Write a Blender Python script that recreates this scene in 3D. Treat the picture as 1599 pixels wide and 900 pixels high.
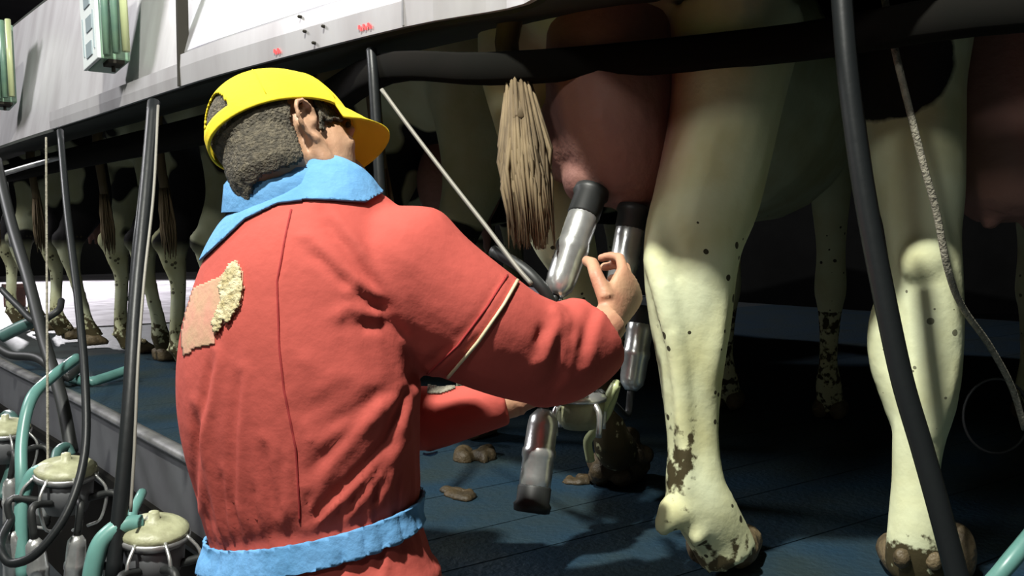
import bpy, bmesh, math, random
import numpy as np
from mathutils import Vector, Matrix
from mathutils.bvhtree import BVHTree

random.seed(7); np.random.seed(7)
for o in list(bpy.data.objects): bpy.data.objects.remove(o)
SC = bpy.context.scene
COL = SC.collection

# ------------------------------------------------------------------ camera
F = 1500.0
CAM = Vector((0, 0, 1.5))
PITCH = math.atan(86 / F)
FWD = Vector((0, math.cos(PITCH), -math.sin(PITCH)))
UPV = Vector((0, math.sin(PITCH), math.cos(PITCH)))
RGT = Vector((1, 0, 0))
cd = bpy.data.cameras.new('camera'); cam = bpy.data.objects.new('camera', cd); COL.objects.link(cam)
cam.location = CAM; cam.rotation_euler = (math.pi / 2 - PITCH, 0, 0)
cd.sensor_width = 36; cd.lens = F / 1599 * 36; cd.clip_start = 0.02; cd.clip_end = 200
SC.camera = cam
# ------------------------------------------------------------------ world, lamps, exposure
w = bpy.data.worlds.new('world'); SC.world = w; w.use_nodes = True
w.node_tree.nodes['Background'].inputs[0].default_value = (0.80, 0.86, 0.78, 1)
w.node_tree.nodes['Background'].inputs[1].default_value = 0.055
SC.view_settings.view_transform = 'Standard'; SC.view_settings.look = 'None'
SC.view_settings.gamma = 1; SC.view_settings.use_curve_mapping = False
SC.view_settings.exposure = 0.0

def area(name, loc, target, size, power, color, sy=None):
    l = bpy.data.lights.new(name, 'AREA'); l.energy = power; l.color = color
    l.shape = 'RECTANGLE'; l.size = size; l.size_y = sy or size
    o = bpy.data.objects.new(name, l); COL.objects.link(o); o.location = loc
    o.rotation_euler = (Vector(target) - Vector(loc)).to_track_quat('-Z', 'Y').to_euler()
    return o
KEY = area('ceiling_lamp_light', (-0.95, 0.05, 4.85), (-0.2, 2.0, 1.2), 0.16, 330, (1.0, 0.99, 0.90))
SIDE = area('left_hall_lamp_light', (-5.4, 3.6, 4.7), (-0.6, 2.2, 1.6), 1.3, 210, (1.0, 0.98, 1.0), 0.8)
FILL = area('added_fill_light', (-2.6, -2.6, 4.6), (-0.3, 1.6, 1.3), 0.6, 45, (1.0, 0.99, 0.93))  # added fill, softens the head's shade on the collar
l = bpy.data.lights.new('added_far_light', 'SPOT'); l.energy = 5000; l.color = (1, .97, 1); l.spot_size = math.radians(80); l.spot_blend = .4; l.shadow_soft_size = .15  # added spot that whitens the far left deck
FAR = bpy.data.objects.new('added_far_light', l); COL.objects.link(FAR); FAR.location = (-7.0, 11.5, 4.6)
FAR.rotation_euler = (Vector((-4.6, 9.4, .9)) - FAR.location).to_track_quat('-Z', 'Y').to_euler()

# ------------------------------------------------------------------ projection helpers
def at(px, py, d):
    return CAM + d * (FWD + RGT * ((px - 799.5) / F) + UPV * ((450 - py) / F))
def ray(px, py):
    return (FWD + RGT * ((px - 799.5) / F) + UPV * ((450 - py) / F))
def on_z(px, py, z):
    r = ray(px, py); return CAM + r * ((z - CAM.z) / r.z)
def proj(co):                                   # Nx3 -> px, py, depth
    v = co - np.array(CAM)
    d = v @ np.array(FWD); x = v @ np.array(RGT); y = v @ np.array(UPV)
    return 799.5 + F * x / d, 450 - F * y / d, d

# ------------------------------------------------------------------ materials
def mat(name, col, rough=0.6, metal=0.0, col2=None, scale=8, bump=0.0, bscale=60, stretch=None, spec=0.5, lo=.4, hi=.65, detail=5):
    m = bpy.data.materials.new(name); m.use_nodes = True
    nt = m.node_tree; b = nt.nodes['Principled BSDF']
    b.inputs['Base Color'].default_value = (*col, 1); b.inputs['Roughness'].default_value = rough
    b.inputs['Metallic'].default_value = metal; b.inputs['Specular IOR Level'].default_value = spec
    tc = nt.nodes.new('ShaderNodeTexCoord'); mp = nt.nodes.new('ShaderNodeMapping')
    nt.links.new(tc.outputs['Object'], mp.inputs[0])
    if stretch: mp.inputs['Scale'].default_value = stretch
    if col2:
        n = nt.nodes.new('ShaderNodeTexNoise'); n.inputs['Scale'].default_value = scale; n.inputs['Detail'].default_value = detail
        r = nt.nodes.new('ShaderNodeValToRGB'); r.color_ramp.elements[0].position = lo; r.color_ramp.elements[1].position = hi
        r.color_ramp.elements[0].color = (*col, 1); r.color_ramp.elements[1].color = (*col2, 1)
        nt.links.new(mp.outputs[0], n.inputs['Vector']); nt.links.new(n.outputs[0], r.inputs[0])
        nt.links.new(r.outputs[0], b.inputs['Base Color'])
    if bump:
        n = nt.nodes.new('ShaderNodeTexNoise'); n.inputs['Scale'].default_value = bscale; n.inputs['Detail'].default_value = 4
        u = nt.nodes.new('ShaderNodeBump'); u.inputs['Strength'].default_value = bump; u.inputs['Distance'].default_value = 0.01
        nt.links.new(mp.outputs[0], n.inputs['Vector']); nt.links.new(n.outputs[0], u.inputs['Height'])
        nt.links.new(u.outputs[0], b.inputs['Normal'])
    return m

def hide_mat(name, white, noise_patch=False):
    m = mat(name, white, 0.75, bump=0.12, bscale=60, spec=.25); nt = m.node_tree; b = nt.nodes['Principled BSDF']
    N = nt.nodes.new; L = nt.links.new
    tc = N('ShaderNodeTexCoord')
    def attr(nm):
        a = N('ShaderNodeAttribute'); a.attribute_name = nm; return a.outputs['Fac']
    def noise(sc, det=4, vec=None):
        n = N('ShaderNodeTexNoise'); n.inputs['Scale'].default_value = sc; n.inputs['Detail'].default_value = det
        L(vec or tc.outputs['Object'], n.inputs['Vector']); return n.outputs[0]
    def math_(op, a, bb):
        k = N('ShaderNodeMath'); k.operation = op
        for i, v in enumerate((a, bb)):
            if isinstance(v, (int, float)): k.inputs[i].default_value = v
            else: L(v, k.inputs[i])
        return k.outputs[0]
    def ramp(v, lo, hi):
        r = N('ShaderNodeMapRange'); r.inputs[1].default_value = lo; r.inputs[2].default_value = hi
        L(v, r.inputs[0]); return r.outputs[0]
    def mix(f, c1, c2):
        x = N('ShaderNodeMix'); x.data_type = 'RGBA'; L(f, x.inputs[0])
        for i, c in ((6, c1), (7, c2)):
            if isinstance(c, tuple): x.inputs[i].default_value = (*c, 1)
            else: L(c, x.inputs[i])
        return x.outputs[2]
    base = mix(ramp(noise(7), .35, .7), white, (white[0] * .80, white[1] * .74, white[2] * .58))
    if noise_patch:
        oi = N('ShaderNodeObjectInfo'); va = N('ShaderNodeVectorMath'); va.operation = 'ADD'
        k = N('ShaderNodeCombineXYZ'); s = math_('MULTIPLY', oi.outputs['Random'], 17.0)
        L(s, k.inputs[0]); L(s, k.inputs[1]); L(tc.outputs['Object'], va.inputs[0]); L(k.outputs[0], va.inputs[1])
        pn = ramp(noise(2.6, 2, va.outputs[0]), .47, .49)
        pm = math_('MULTIPLY', pn, attr('patch'))
    else:
        pm = ramp(math_('ADD', attr('patch'), math_('MULTIPLY', math_('SUBTRACT', noise(14), .5), .35)), .46, .54)
    c = mix(pm, base, (0.012, 0.011, 0.012))
    dn = ramp(math_('ADD', attr('dirt'), math_('MULTIPLY', math_('SUBTRACT', noise(48, 6), .5), 1.7)), .50, .66)
    c = mix(dn, c, (0.060, 0.048, 0.022))
    sp = N('ShaderNodeTexVoronoi'); sp.inputs['Scale'].default_value = 34; L(tc.outputs['Object'], sp.inputs['Vector'])
    spots = math_('LESS_THAN', sp.outputs['Distance'], math_('MULTIPLY', ramp(noise(9), .40, .65), .27))
    c = mix(math_('MULTIPLY', spots, attr('spots')), c, (0.05, 0.045, 0.025))
    pk = mix(attr('pink'), c, (0.40, 0.22, 0.17))
    L(pk, b.inputs['Base Color'])
    return m

M = {}
M['coverall'] = mat('red_cotton', (0.53, 0.100, 0.080), .85, col2=(0.46, 0.086, 0.068), scale=5, bump=.18, bscale=38, spec=.2)
M['blue_cloth'] = mat('blue_cotton', (0.14, 0.34, 0.62), .85, col2=(0.10, 0.27, 0.50), scale=14, bump=.3, bscale=60, spec=.2)
M['patch'] = mat('faded_patch_cloth', (0.60, 0.29, 0.21), .9, col2=(0.52, 0.34, 0.21), scale=22, bump=.15, bscale=90)
M['fray'] = mat('frayed_glue', (0.66, 0.58, 0.36), .8, col2=(0.40, 0.33, 0.16), scale=70, bump=.5, bscale=120)
M['seam'] = mat('dark_red_seam', (0.34, 0.03, 0.03), .9)
M['pipe'] = mat('cream_piping', (0.62, 0.55, 0.36), .6)
M['skin'] = mat('skin', (0.50, 0.30, 0.185), .55, col2=(0.44, 0.24, 0.145), scale=18, bump=.12, bscale=120)
M['hand'] = mat('hand_skin', (0.50, 0.24, 0.15), .55, col2=(0.56, 0.33, 0.2), scale=18, bump=.12, bscale=120)
M['hair'] = mat('dark_grey_hair', (0.055, 0.047, 0.033), .8, col2=(0.13, 0.11, 0.075), scale=120, bump=.7, bscale=260)
M['cap'] = mat('yellow_cap_cloth', (0.86, 0.68, 0.035), .75, col2=(0.80, 0.62, 0.03), scale=10, bump=.1, bscale=150, spec=.2)
M['dark'] = mat('dark_lining', (0.02, 0.018, 0.012), .9)
M['eye'] = mat('eye_dark', (0.02, 0.015, 0.012), .25)
M['white'] = mat('eye_white', (0.6, 0.57, 0.5), .3)
M['boot'] = mat('green_rubber_boot', (0.03, 0.05, 0.035), .4)
M['steel'] = mat('brushed_steel', (0.66, 0.65, 0.66), .42, .55, col2=(0.55, 0.53, 0.54), scale=9, bump=.06, bscale=30, stretch=(1, 1, .25))
M['steel_glare'] = mat('glare_steel', (0.85, 0.85, 0.87), .33, .7, col2=(0.70, 0.68, 0.76), scale=7, bump=.04, bscale=20)  # paler copy of the steel, blown-out glare put into the colour
M['chrome'] = mat('polished_steel', (0.78, 0.79, 0.78), .28, .8, col2=(0.6, 0.61, 0.6), scale=30, bump=.1, bscale=40)
M['kerb'] = mat('dull_grey_steel', (0.16, 0.165, 0.175), .5, .35, col2=(0.13, 0.13, 0.14), scale=6)
M['galv'] = mat('galvanised_pipe', (0.50, 0.50, 0.50), .35, .7, col2=(0.35, 0.35, 0.36), scale=20)
M['beam'] = mat('dark_painted_steel', (0.006, 0.006, 0.005), .95, .0, col2=(0.008, 0.007, 0.006), scale=8, spec=.1)
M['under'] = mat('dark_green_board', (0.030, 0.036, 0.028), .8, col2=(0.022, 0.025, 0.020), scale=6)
M['rubber'] = mat('black_rubber', (0.011, 0.013, 0.014), .42, bump=.06, bscale=40, spec=.3)
M['rubber2'] = mat('matt_black_rubber', (0.02, 0.022, 0.022), .5)
M['teal'] = mat('teal_hose', (0.13, 0.30, 0.27), .35, col2=(0.10, 0.23, 0.21), scale=10)
M['teal_dark'] = mat('grimy_teal_hose', (0.07, 0.15, 0.14), .4, col2=(0.04, 0.09, 0.08), scale=14)
M['cream'] = mat('cream_plastic', (0.42, 0.43, 0.27), .45, col2=(0.28, 0.28, 0.17), scale=30, bump=.3, bscale=50)
M['rope'] = mat('grey_cord', (0.30, 0.28, 0.22), .8, col2=(0.18, 0.17, 0.13), scale=80, bump=.6, bscale=200)
M['wire'] = mat('thin_steel_cable', (0.24, 0.23, 0.20), .6, .3)
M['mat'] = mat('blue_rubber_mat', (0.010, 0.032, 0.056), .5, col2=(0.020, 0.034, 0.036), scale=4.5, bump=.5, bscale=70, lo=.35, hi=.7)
M['joint'] = mat('mat_joint', (0.012, 0.016, 0.020), .7)
M['deck'] = mat('wet_platform_glare', (0.62, 0.60, 0.64), .35, col2=(0.35, 0.33, 0.36), scale=5, bump=.3, bscale=20)  # pale tone stands in for daylight glare on the wet platform
M['floor'] = mat('pit_concrete', (0.045, 0.055, 0.060), .5, col2=(0.03, 0.035, 0.04), scale=4, bump=.3, bscale=30)
M['wall'] = mat('dark_wall', (0.028, 0.028, 0.030), .9, col2=(0.02, 0.02, 0.022), scale=2)
M['dung'] = mat('dung', (0.060, 0.040, 0.016), .6, col2=(0.035, 0.025, 0.012), scale=20, bump=1, bscale=40)
M['udder'] = mat('udder_skin', (0.30, 0.150, 0.115), .65, col2=(0.24, 0.11, 0.09), scale=7, bump=.3, bscale=50)
M['tail'] = mat('tail_hair', (0.19, 0.14, 0.075), .8, col2=(0.10, 0.07, 0.035), scale=30, stretch=(1, 1, .1))
M['hoof'] = mat('dirty_hoof', (0.16, 0.12, 0.065), .6, col2=(0.07, 0.05, 0.025), scale=24, bump=1, bscale=40)
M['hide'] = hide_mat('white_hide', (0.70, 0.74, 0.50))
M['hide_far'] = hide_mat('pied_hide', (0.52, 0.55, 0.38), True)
M['meter_white'] = mat('white_meter_face', (0.75, 0.80, 0.80), .35)
M['meter_grey'] = mat('grey_meter_window', (0.34, 0.41, 0.44), .2)
M['meter_green'] = mat('green_meter_side', (0.13, 0.24, 0.19), .4, col2=(0.20, 0.33, 0.22), scale=8)
M['lime'] = mat('lime_tube', (0.50, 0.56, 0.30), .3)
M['brown'] = mat('rusty_brown', (0.12, 0.055, 0.04), .8, col2=(0.05, 0.03, 0.025), scale=9)
led = bpy.data.materials.new('red_led'); led.use_nodes = True
led.node_tree.nodes['Principled BSDF'].inputs['Base Color'].default_value = (.5, .02, .02, 1)
led.node_tree.nodes['Principled BSDF'].inputs['Emission Color'].default_value = (1, .12, .12, 1)
led.node_tree.nodes['Principled BSDF'].inputs['Emission Strength'].default_value = 0.9
M['led'] = led
lampm = bpy.data.materials.new('lamp_tube'); lampm.use_nodes = True
lampm.node_tree.nodes['Principled BSDF'].inputs['Emission Color'].default_value = (1, 1, .92, 1)
lampm.node_tree.nodes['Principled BSDF'].inputs['Emission Strength'].default_value = 6
M['lamp'] = lampm

# ------------------------------------------------------------------ mesh helpers
def link(name, me, m, parent=None, smooth=True):
    o = bpy.data.objects.new(name, me); COL.objects.link(o)
    if m is not None and not me.materials: me.materials.append(m)
    if smooth: me.polygons.foreach_set('use_smooth', [True] * len(me.polygons))
    if parent is not None:
        o.parent = parent
        me.transform(Matrix.Translation(-world_loc(parent)))
    return o
def world_loc(o):
    v = Vector(o.location)
    while o.parent: o = o.parent; v += Vector(o.location)
    return v
def tag(o, label, cat, group=None, kind=None):
    o['label'] = label; o['category'] = cat
    if group: o['group'] = group
    if kind: o['kind'] = kind
    return o
def thing(name, loc, label, cat, group=None):
    o = bpy.data.objects.new(name, None); COL.objects.link(o); o.location = loc; o.empty_display_size = .1
    return tag(o, label, cat, group)
def obj(name, bm, m, parent=None, smooth=True):
    me = bpy.data.meshes.new(name); bmesh.ops.recalc_face_normals(bm, faces=bm.faces); bm.to_mesh(me); bm.free()
    return link(name, me, m, parent, smooth)
def solo(name, bm, m, label, cat, group=None, smooth=True):
    """a top-level thing that is one mesh, its origin at its own base"""
    co = [v.co for v in bm.verts]
    c = Vector(((min(v.x for v in co) + max(v.x for v in co)) / 2, (min(v.y for v in co) + max(v.y for v in co)) / 2, min(v.z for v in co)))
    bmesh.ops.translate(bm, verts=bm.verts, vec=-c)
    o = obj(name, bm, m, None, smooth); o.location = c
    return tag(o, label, cat, group)

def ring_loft(bm, rings, n=18, cap=True, pw=1.0):
    """rings: (centre, ra, rb, uref) ra along uref, rb across it, both square to the path"""
    P = [Vector(r[0]) for r in rings]; loops = []
    for i, r in enumerate(rings):
        t = (P[min(i + 1, len(P) - 1)] - P[max(i - 1, 0)])
        t = t.normalized() if t.length > 1e-9 else Vector((0, 0, 1))
        if len(r) > 4: t = Vector(r[4]).normalized()
        ur = Vector(r[3]) if len(r) > 3 and r[3] is not None else Vector((1, 0, 0))
        u = ur - t * ur.dot(t)
        if u.length < 1e-4: u = Vector((0, 1, 0)) - t * t.y
        u.normalize(); v = t.cross(u)
        lp = []
        for k in range(n):
            a = 2 * math.pi * k / n
            ca, sa = math.cos(a), math.sin(a)
            if pw != 1.0: ca = math.copysign(abs(ca) ** pw, ca); sa = math.copysign(abs(sa) ** pw, sa)
            lp.append(bm.verts.new(P[i] + u * (r[1] * ca) + v * (r[2] * sa)))
        loops.append(lp)
    for a, b in zip(loops, loops[1:]):
        for k in range(n):
            bm.faces.new((a[k], a[(k + 1) % n], b[(k + 1) % n], b[k]))
    if cap:
        bm.faces.new(loops[0][::-1]); bm.faces.new(loops[-1])
    return bm

def catmull(pts, sub=6):
    P = [Vector(p) for p in pts]
    if len(P) < 3: return P
    P = [P[0] * 2 - P[1]] + P + [P[-1] * 2 - P[-2]]; out = []
    for i in range(1, len(P) - 2):
        p0, p1, p2, p3 = P[i - 1:i + 3]
        for k in range(sub):
            t = k / sub
            out.append(.5 * ((2 * p1) + (p2 - p0) * t + (2 * p0 - 5 * p1 + 4 * p2 - p3) * t * t + (3 * p1 - p0 - 3 * p2 + p3) * t ** 3))
    out.append(P[-2]); return out
def tube(pts, r, n=10, sub=6, bm=None, ref=(1, .3, .2), flat=1.0):
    bm = bm or bmesh.new()
    C = catmull(pts, sub)
    ring_loft(bm, [(p, r, r * flat, ref) for p in C], n)
    return bm
def loftc(rings, sub=4, n=20, bm=None, pw=1.0):
    """smooth loft through rings: interpolates centres and radii"""
    bm = bm or bmesh.new()
    C = catmull([r[0] for r in rings], sub); R = catmull([Vector((r[1], r[2], 0)) for r in rings], sub)
    ref = rings[0][3] if len(rings[0]) > 3 else (1, 0, 0)
    ring_loft(bm, [(c, max(q.x, .002), max(q.y, .002), ref) for c, q in zip(C, R)], n, True, pw)
    return bm
def blob(bm, c, r, mtx=None, seg=18):
    m = Matrix.Translation(Vector(c)) @ ((mtx.to_4x4()) if mtx else Matrix()) @ Matrix.Diagonal((*r, 1)).to_4x4()
    bmesh.ops.create_uvsphere(bm, u_segments=seg, v_segments=seg // 2 + 2, radius=1, matrix=m); return bm
def box(bm, c, s, mtx=None, bev=0.0):
    m = Matrix.Translation(Vector(c)) @ ((mtx.to_4x4()) if mtx else Matrix()) @ Matrix.Diagonal((*s, 1)).to_4x4()
    g = bmesh.ops.create_cube(bm, size=1, matrix=m)
    if bev:
        es = list({e for v in g['verts'] for e in v.link_edges})
        bmesh.ops.bevel(bm, geom=es, offset=bev, segments=2, affect='EDGES', profile=.6)
    return bm
def lathe(profile, base, axis, n=20, bm=None):
    bm = bm or bmesh.new(); a = Vector(axis).normalized(); b = Vector(base)
    ref = (1, 0, 0) if abs(a.x) < .8 else (0, 1, 0)
    return ring_loft(bm, [(b + a * h, r, r, ref, a) for h, r in profile], n)

def fuse(bm, voxel, smooth=4, fac=.5):
    me = bpy.data.meshes.new('tmp'); bm.to_mesh(me); bm.free()
    o = bpy.data.objects.new('tmp', me); COL.objects.link(o)
    r = o.modifiers.new('r', 'REMESH'); r.mode = 'VOXEL'; r.voxel_size = voxel
    s = o.modifiers.new('s', 'SMOOTH'); s.factor = fac; s.iterations = smooth
    dg = bpy.context.evaluated_depsgraph_get(); dg.update()
    out = bpy.data.meshes.new_from_object(o.evaluated_get(dg))
    bpy.data.objects.remove(o); return out
def coords(me):
    a = np.empty(len(me.vertices) * 3, 'f'); me.vertices.foreach_get('co', a); return a.reshape(-1, 3).astype(float)
def normals(me):
    a = np.empty(len(me.vertices) * 3, 'f'); me.vertex_normals.foreach_get('vector', a); return a.reshape(-1, 3).astype(float)
def set_co(me, co): me.vertices.foreach_set('co', co.astype('f').ravel()); me.update()
def segdist(px, py, poly):
    best = np.full(px.shape, 1e9); sgn = np.zeros(px.shape)
    for (x0, y0), (x1, y1) in zip(poly, poly[1:]):
        dx, dy = x1 - x0, y1 - y0; L = dx * dx + dy * dy
        t = np.clip(((px - x0) * dx + (py - y0) * dy) / L, 0, 1)
        ex, ey = px - x0 - t * dx, py - y0 - t * dy; d = np.hypot(ex, ey)
        s = np.sign(ex * dy - ey * dx); u = d < best
        best = np.where(u, d, best); sgn = np.where(u, s, sgn)
    return best, sgn
def folds(me, lst):
    """cloth folds: a groove with a raised ridge beside it along each line"""
    co = coords(me); nr = normals(me); px, py, d = proj(co)
    face = ((np.array(CAM) - co) * nr).sum(1) > 0
    disp = np.zeros(len(co))
    for poly, wd, dep in lst:
        q, s = segdist(px, py, poly)
        ends = np.minimum(np.hypot(px - poly[0][0], py - poly[0][1]), np.hypot(px - poly[-1][0], py - poly[-1][1]))
        fade = np.clip(ends / (wd * 2.5), 0.15, 1)
        disp += fade * (-dep * np.exp(-(q / wd) ** 2) + .75 * dep * np.exp(-((q * s - wd * 1.9) / (wd * 1.2)) ** 2))
    co += nr * (np.clip(disp, -.009, .006) * face * .8)[:, None]; set_co(me, co)
    bm = bmesh.new(); bm.from_mesh(me)
    for _ in range(2): bmesh.ops.smooth_vert(bm, verts=bm.verts, factor=.5, use_axis_x=True, use_axis_y=True, use_axis_z=True)
    bm.to_mesh(me); bm.free()
def bvh_of(me):
    bm = bmesh.new(); bm.from_mesh(me); t = BVHTree.FromBMesh(bm); bm.free(); return t
def hit(bvh, px, py, off=0.0):
    l, n, i, d = bvh.ray_cast(CAM, ray(px, py).normalized())
    if l is None: return None
    if n.dot(CAM - l) < 0: n = -n
    return l + n * off
def surf_line(bvh, poly, off, r, step=6, n=6):
    pts = []
    for (x0, y0), (x1, y1) in zip(poly, poly[1:]):
        k = max(1, int(math.hypot(x1 - x0, y1 - y0) / step))
        for i in range(k + (1 if (x1, y1) == poly[-1] else 0)):
            h = hit(bvh, x0 + (x1 - x0) * i / k, y0 + (y1 - y0) * i / k, off)
            if h is not None: pts.append(h)
    bm = bmesh.new(); ring_loft(bm, [(p, r, r, (0, 0, 1)) for p in pts], n); return bm
def inside(x, y, poly):
    c = False; j = len(poly) - 1
    for i in range(len(poly)):
        xi, yi = poly[i]; xj, yj = poly[j]
        if (yi > y) != (yj > y) and x < (xj - xi) * (y - yi) / (yj - yi) + xi: c = not c
        j = i
    return c
def decal(bvh, poly, off, step=3.0, thick=.002, rough=0.0):
    xs = [p[0] for p in poly]; ys = [p[1] for p in poly]; bm = bmesh.new(); V = {}
    def gv(i, j):
        if (i, j) not in V:
            x = min(xs) + i * step; y = min(ys) + j * step
            h = hit(bvh, x, y, off + random.uniform(-rough, rough)); V[(i, j)] = bm.verts.new(h) if h is not None else None
        return V[(i, j)]
    for i in range(int((max(xs) - min(xs)) / step) + 1):
        for j in range(int((max(ys) - min(ys)) / step) + 1):
            if inside(min(xs) + (i + .5) * step, min(ys) + (j + .5) * step, poly):
                q = [gv(i, j), gv(i + 1, j), gv(i + 1, j + 1), gv(i, j + 1)]
                if all(q) and max((a.co - b.co).length for a in q for b in q) < .05: bm.faces.new(q)
    for v in [v for v in bm.verts if not v.link_faces]: bm.verts.remove(v)
    bmesh.ops.recalc_face_normals(bm, faces=bm.faces)
    g = bmesh.ops.solidify(bm, geom=bm.faces[:], thickness=thick)
    return bm
def shell(me, planes, keep, off, thick=.003):
    bm = bmesh.new(); bm.from_mesh(me)
    for p, n in planes:
        bmesh.ops.bisect_plane(bm, geom=bm.verts[:] + bm.edges[:] + bm.faces[:], plane_co=p, plane_no=n)
    dele = [f for f in bm.faces if not keep(f.calc_center_median())]
    bmesh.ops.delete(bm, geom=dele, context='FACES'); bm.normal_update()
    for v, n in [(v, v.normal.copy()) for v in bm.verts]: v.co += n * off
    bmesh.ops.solidify(bm, geom=bm.faces[:], thickness=-thick)
    return bm
def fattr(me, name, vals):
    a = me.attributes.new(name, 'FLOAT', 'POINT'); a.data.foreach_set('value', np.asarray(vals, 'f'))

# ------------------------------------------------------------------ the rotary edge: one curve carries kerb and overhead casing
Z_PLAT = 0.9; Z_AP = 1.905
raw = [(-8.4, 12.8), (-5.3, 8.6), (-3.75, 6.3)]
for p in ((0, 228), (145, 181), (290, 133), (400, 101), (640, 40), (830, 3)):
    q = on_z(*p, Z_AP); raw.append((q.x, q.y))
raw += [(0.09, 1.46), (0.22, 1.41), (0.52, 1.41), (1.0, 1.36), (1.7, 1.25)]  # unseen end of the casing, bent to place the shadow edge on the legs
A_EDGE = [Vector((p.x, p.y, 0)) for p in catmull([Vector((x, y, 0)) for x, y in raw], 5)]
kraw = [(-8.4, 12.5), (-5.3, 8.3), (-3.75, 6.22)] + [(on_z(x, y, Z_PLAT).x, on_z(x, y, Z_PLAT).y) for x, y in ((2, 566), (110, 617), (200, 664), (278, 705), (420, 778), (560, 850), (660, 902))] + [(.05, 1.36), (.30, 1.03), (.62, .66), (1.1, .3)]
EDGE = [Vector((p.x, p.y, 0)) for p in catmull([Vector((x, y, 0)) for x, y in kraw], 4)]
def frame(i):
    a = EDGE[max(i - 1, 0)]; b = EDGE[min(i + 1, len(EDGE) - 1)]
    t = (b - a).normalized(); return EDGE[i], t, Vector((t.y, -t.x, 0)).normalized()     # outward = towards the pit
def outn(i):
    p, t, o = frame(i)
    return o if o.dot(Vector((0, 0, 0)) - p) > 0 else -o
def edge_frame_px(px, z=Z_AP):
    """point on the edge curve met by the vertical plane through this image column"""
    best = None
    for i in range(len(EDGE) - 1):
        a, b = EDGE[i], EDGE[i + 1]
        pa = proj(np.array([[a.x, a.y, z]]))[0][0]; pb = proj(np.array([[b.x, b.y, z]]))[0][0]
        if pa <= px <= pb:
            f = (px - pa) / (pb - pa); p = a.lerp(b, f); t = (b - a).normalized()
            o = Vector((t.y, -t.x, 0)); o = o if o.dot(-p) > 0 else -o
            return p, t, o
    return EDGE[0], *frame(0)[1:]
def strip(i0, i1, prof, bm=None, caps=True):
    """extrude a closed profile [(out, z)] along the edge curve between indices"""
    bm = bm or bmesh.new(); L = []
    for i in range(i0, i1 + 1):
        p = EDGE[i]; o = outn(i)
        L.append([bm.verts.new(Vector((p.x, p.y, 0)) + o * u + Vector((0, 0, z))) for u, z in prof])
    n = len(prof)
    for a, b in zip(L, L[1:]):
        for k in range(n): bm.faces.new((a[k], a[(k + 1) % n], b[(k + 1) % n], b[k]))
    if caps: bm.faces.new(L[0][::-1]); bm.faces.new(L[-1])
    return bm
NE = len(EDGE) - 1

# ------------------------------------------------------------------ setting
def struct(name, bm, m, smooth=False):
    o = obj(name, bm, m, None, smooth); o['kind'] = 'structure'; return o
struct('floor', box(bmesh.new(), (-1, 6, -.05), (24, 24, .1)), M['floor'])
struct('ceiling', box(bmesh.new(), (-1, 7, 5.05), (24, 22, .1)), M['wall'])
struct('wall_back', box(bmesh.new(), (-1, 17.9, 2.5), (24, .2, 5)), M['wall'])
struct('wall_right', box(bmesh.new(), (10.9, 7, 2.5), (.2, 22, 5)), M['wall'])

# platform: deck slab + kerb + mats
plat = thing('rotary_platform', (-.3, 3.5, 0), 'raised rotary milking platform with blue rubber mats and a grey steel kerb', 'platform')
bm = bmesh.new()
outer = [EDGE[i] - outn(i) * .02 for i in range(NE + 1)]; inner = [EDGE[i] - outn(i) * 6.0 for i in range(NE + 1)]
top = []
zt = Z_PLAT - .016
for a, b in zip(outer, inner):
    top.append((bm.verts.new((a.x, a.y, zt)), bm.verts.new((b.x, b.y, zt)), bm.verts.new((a.x, a.y, .62)), bm.verts.new((b.x, b.y, .62))))
for a, b in zip(top, top[1:]):
    bm.faces.new((a[0], a[1], b[1], b[0])); bm.faces.new((a[2], b[2], b[3], a[3])); bm.faces.new((a[0], b[0], b[2], a[2])); bm.faces.new((a[1], a[3], b[3], b[1]))
bm.faces.new((top[0][0], top[0][2], top[0][3], top[0][1])); bm.faces.new((top[-1][0], top[-1][1], top[-1][3], top[-1][2]))
obj('deck', bm, M['floor'], plat, False)
far_i = max(i for i in range(NE) if EDGE[i].y > 5.6)
obj('glare_deck', strip(0, far_i, [(-.03, .884), (-.03, .893), (-5.9, .893), (-5.9, .884)]), M['deck'], plat, False)  # added slab, glare on the wet platform painted as pale colour
st = 3
NE = len(EDGE) - 1
for i in range(0, NE, st):
    a, b = i, min(i + st, NE)
    bm = bmesh.new(); mat_name = M['mat']
    rows = []
    for k in range(a, b + 1):
        p = EDGE[k]; o = outn(k); t = frame(k)[1]
        sh = t * (.002 if k == a else (-.002 if k == b else 0))
        rows.append([bm.verts.new(p + sh - o * u + Vector((0, 0, Z_PLAT + z))) for u, z in ((.035, -.016), (.035, 0), (5.8, 0), (5.8, -.016))])
    for r, s in zip(rows, rows[1:]):
        for k in range(4): bm.faces.new((r[k], r[(k + 1) % 4], s[(k + 1) % 4], s[k]))
    bm.faces.new(rows[0][::-1]); bm.faces.new(rows[-1])
    if EDGE[a].y < 5.6: obj('rubber_mat', bm, mat_name, plat, False)
    else: bm.free()
for i in range(0, NE, 5):
    j = min(i + 5, NE)
    obj('kerb_panel', strip(i, j, [(0, .885), (0, .70), (-.012, .70), (-.012, .885)]), M['kerb'], plat, False)
obj('kerb_lip', strip(0, NE, [(.012, .885), (.014, .893), (.010, .903), (-.01, .908), (-.03, .904), (-.03, .885)]), M['galv'], plat, True)
obj('lower_ledge', strip(0, NE, [(.02, .70), (.02, .67), (-.10, .67), (-.10, .70)]), M['beam'], plat, False)
obj('skirt', strip(0, NE, [(-.12, .67), (-.12, .0), (-.15, .0), (-.15, .67)]), M['beam'], plat, False)

EDGE = A_EDGE; NE = len(EDGE) - 1
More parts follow.
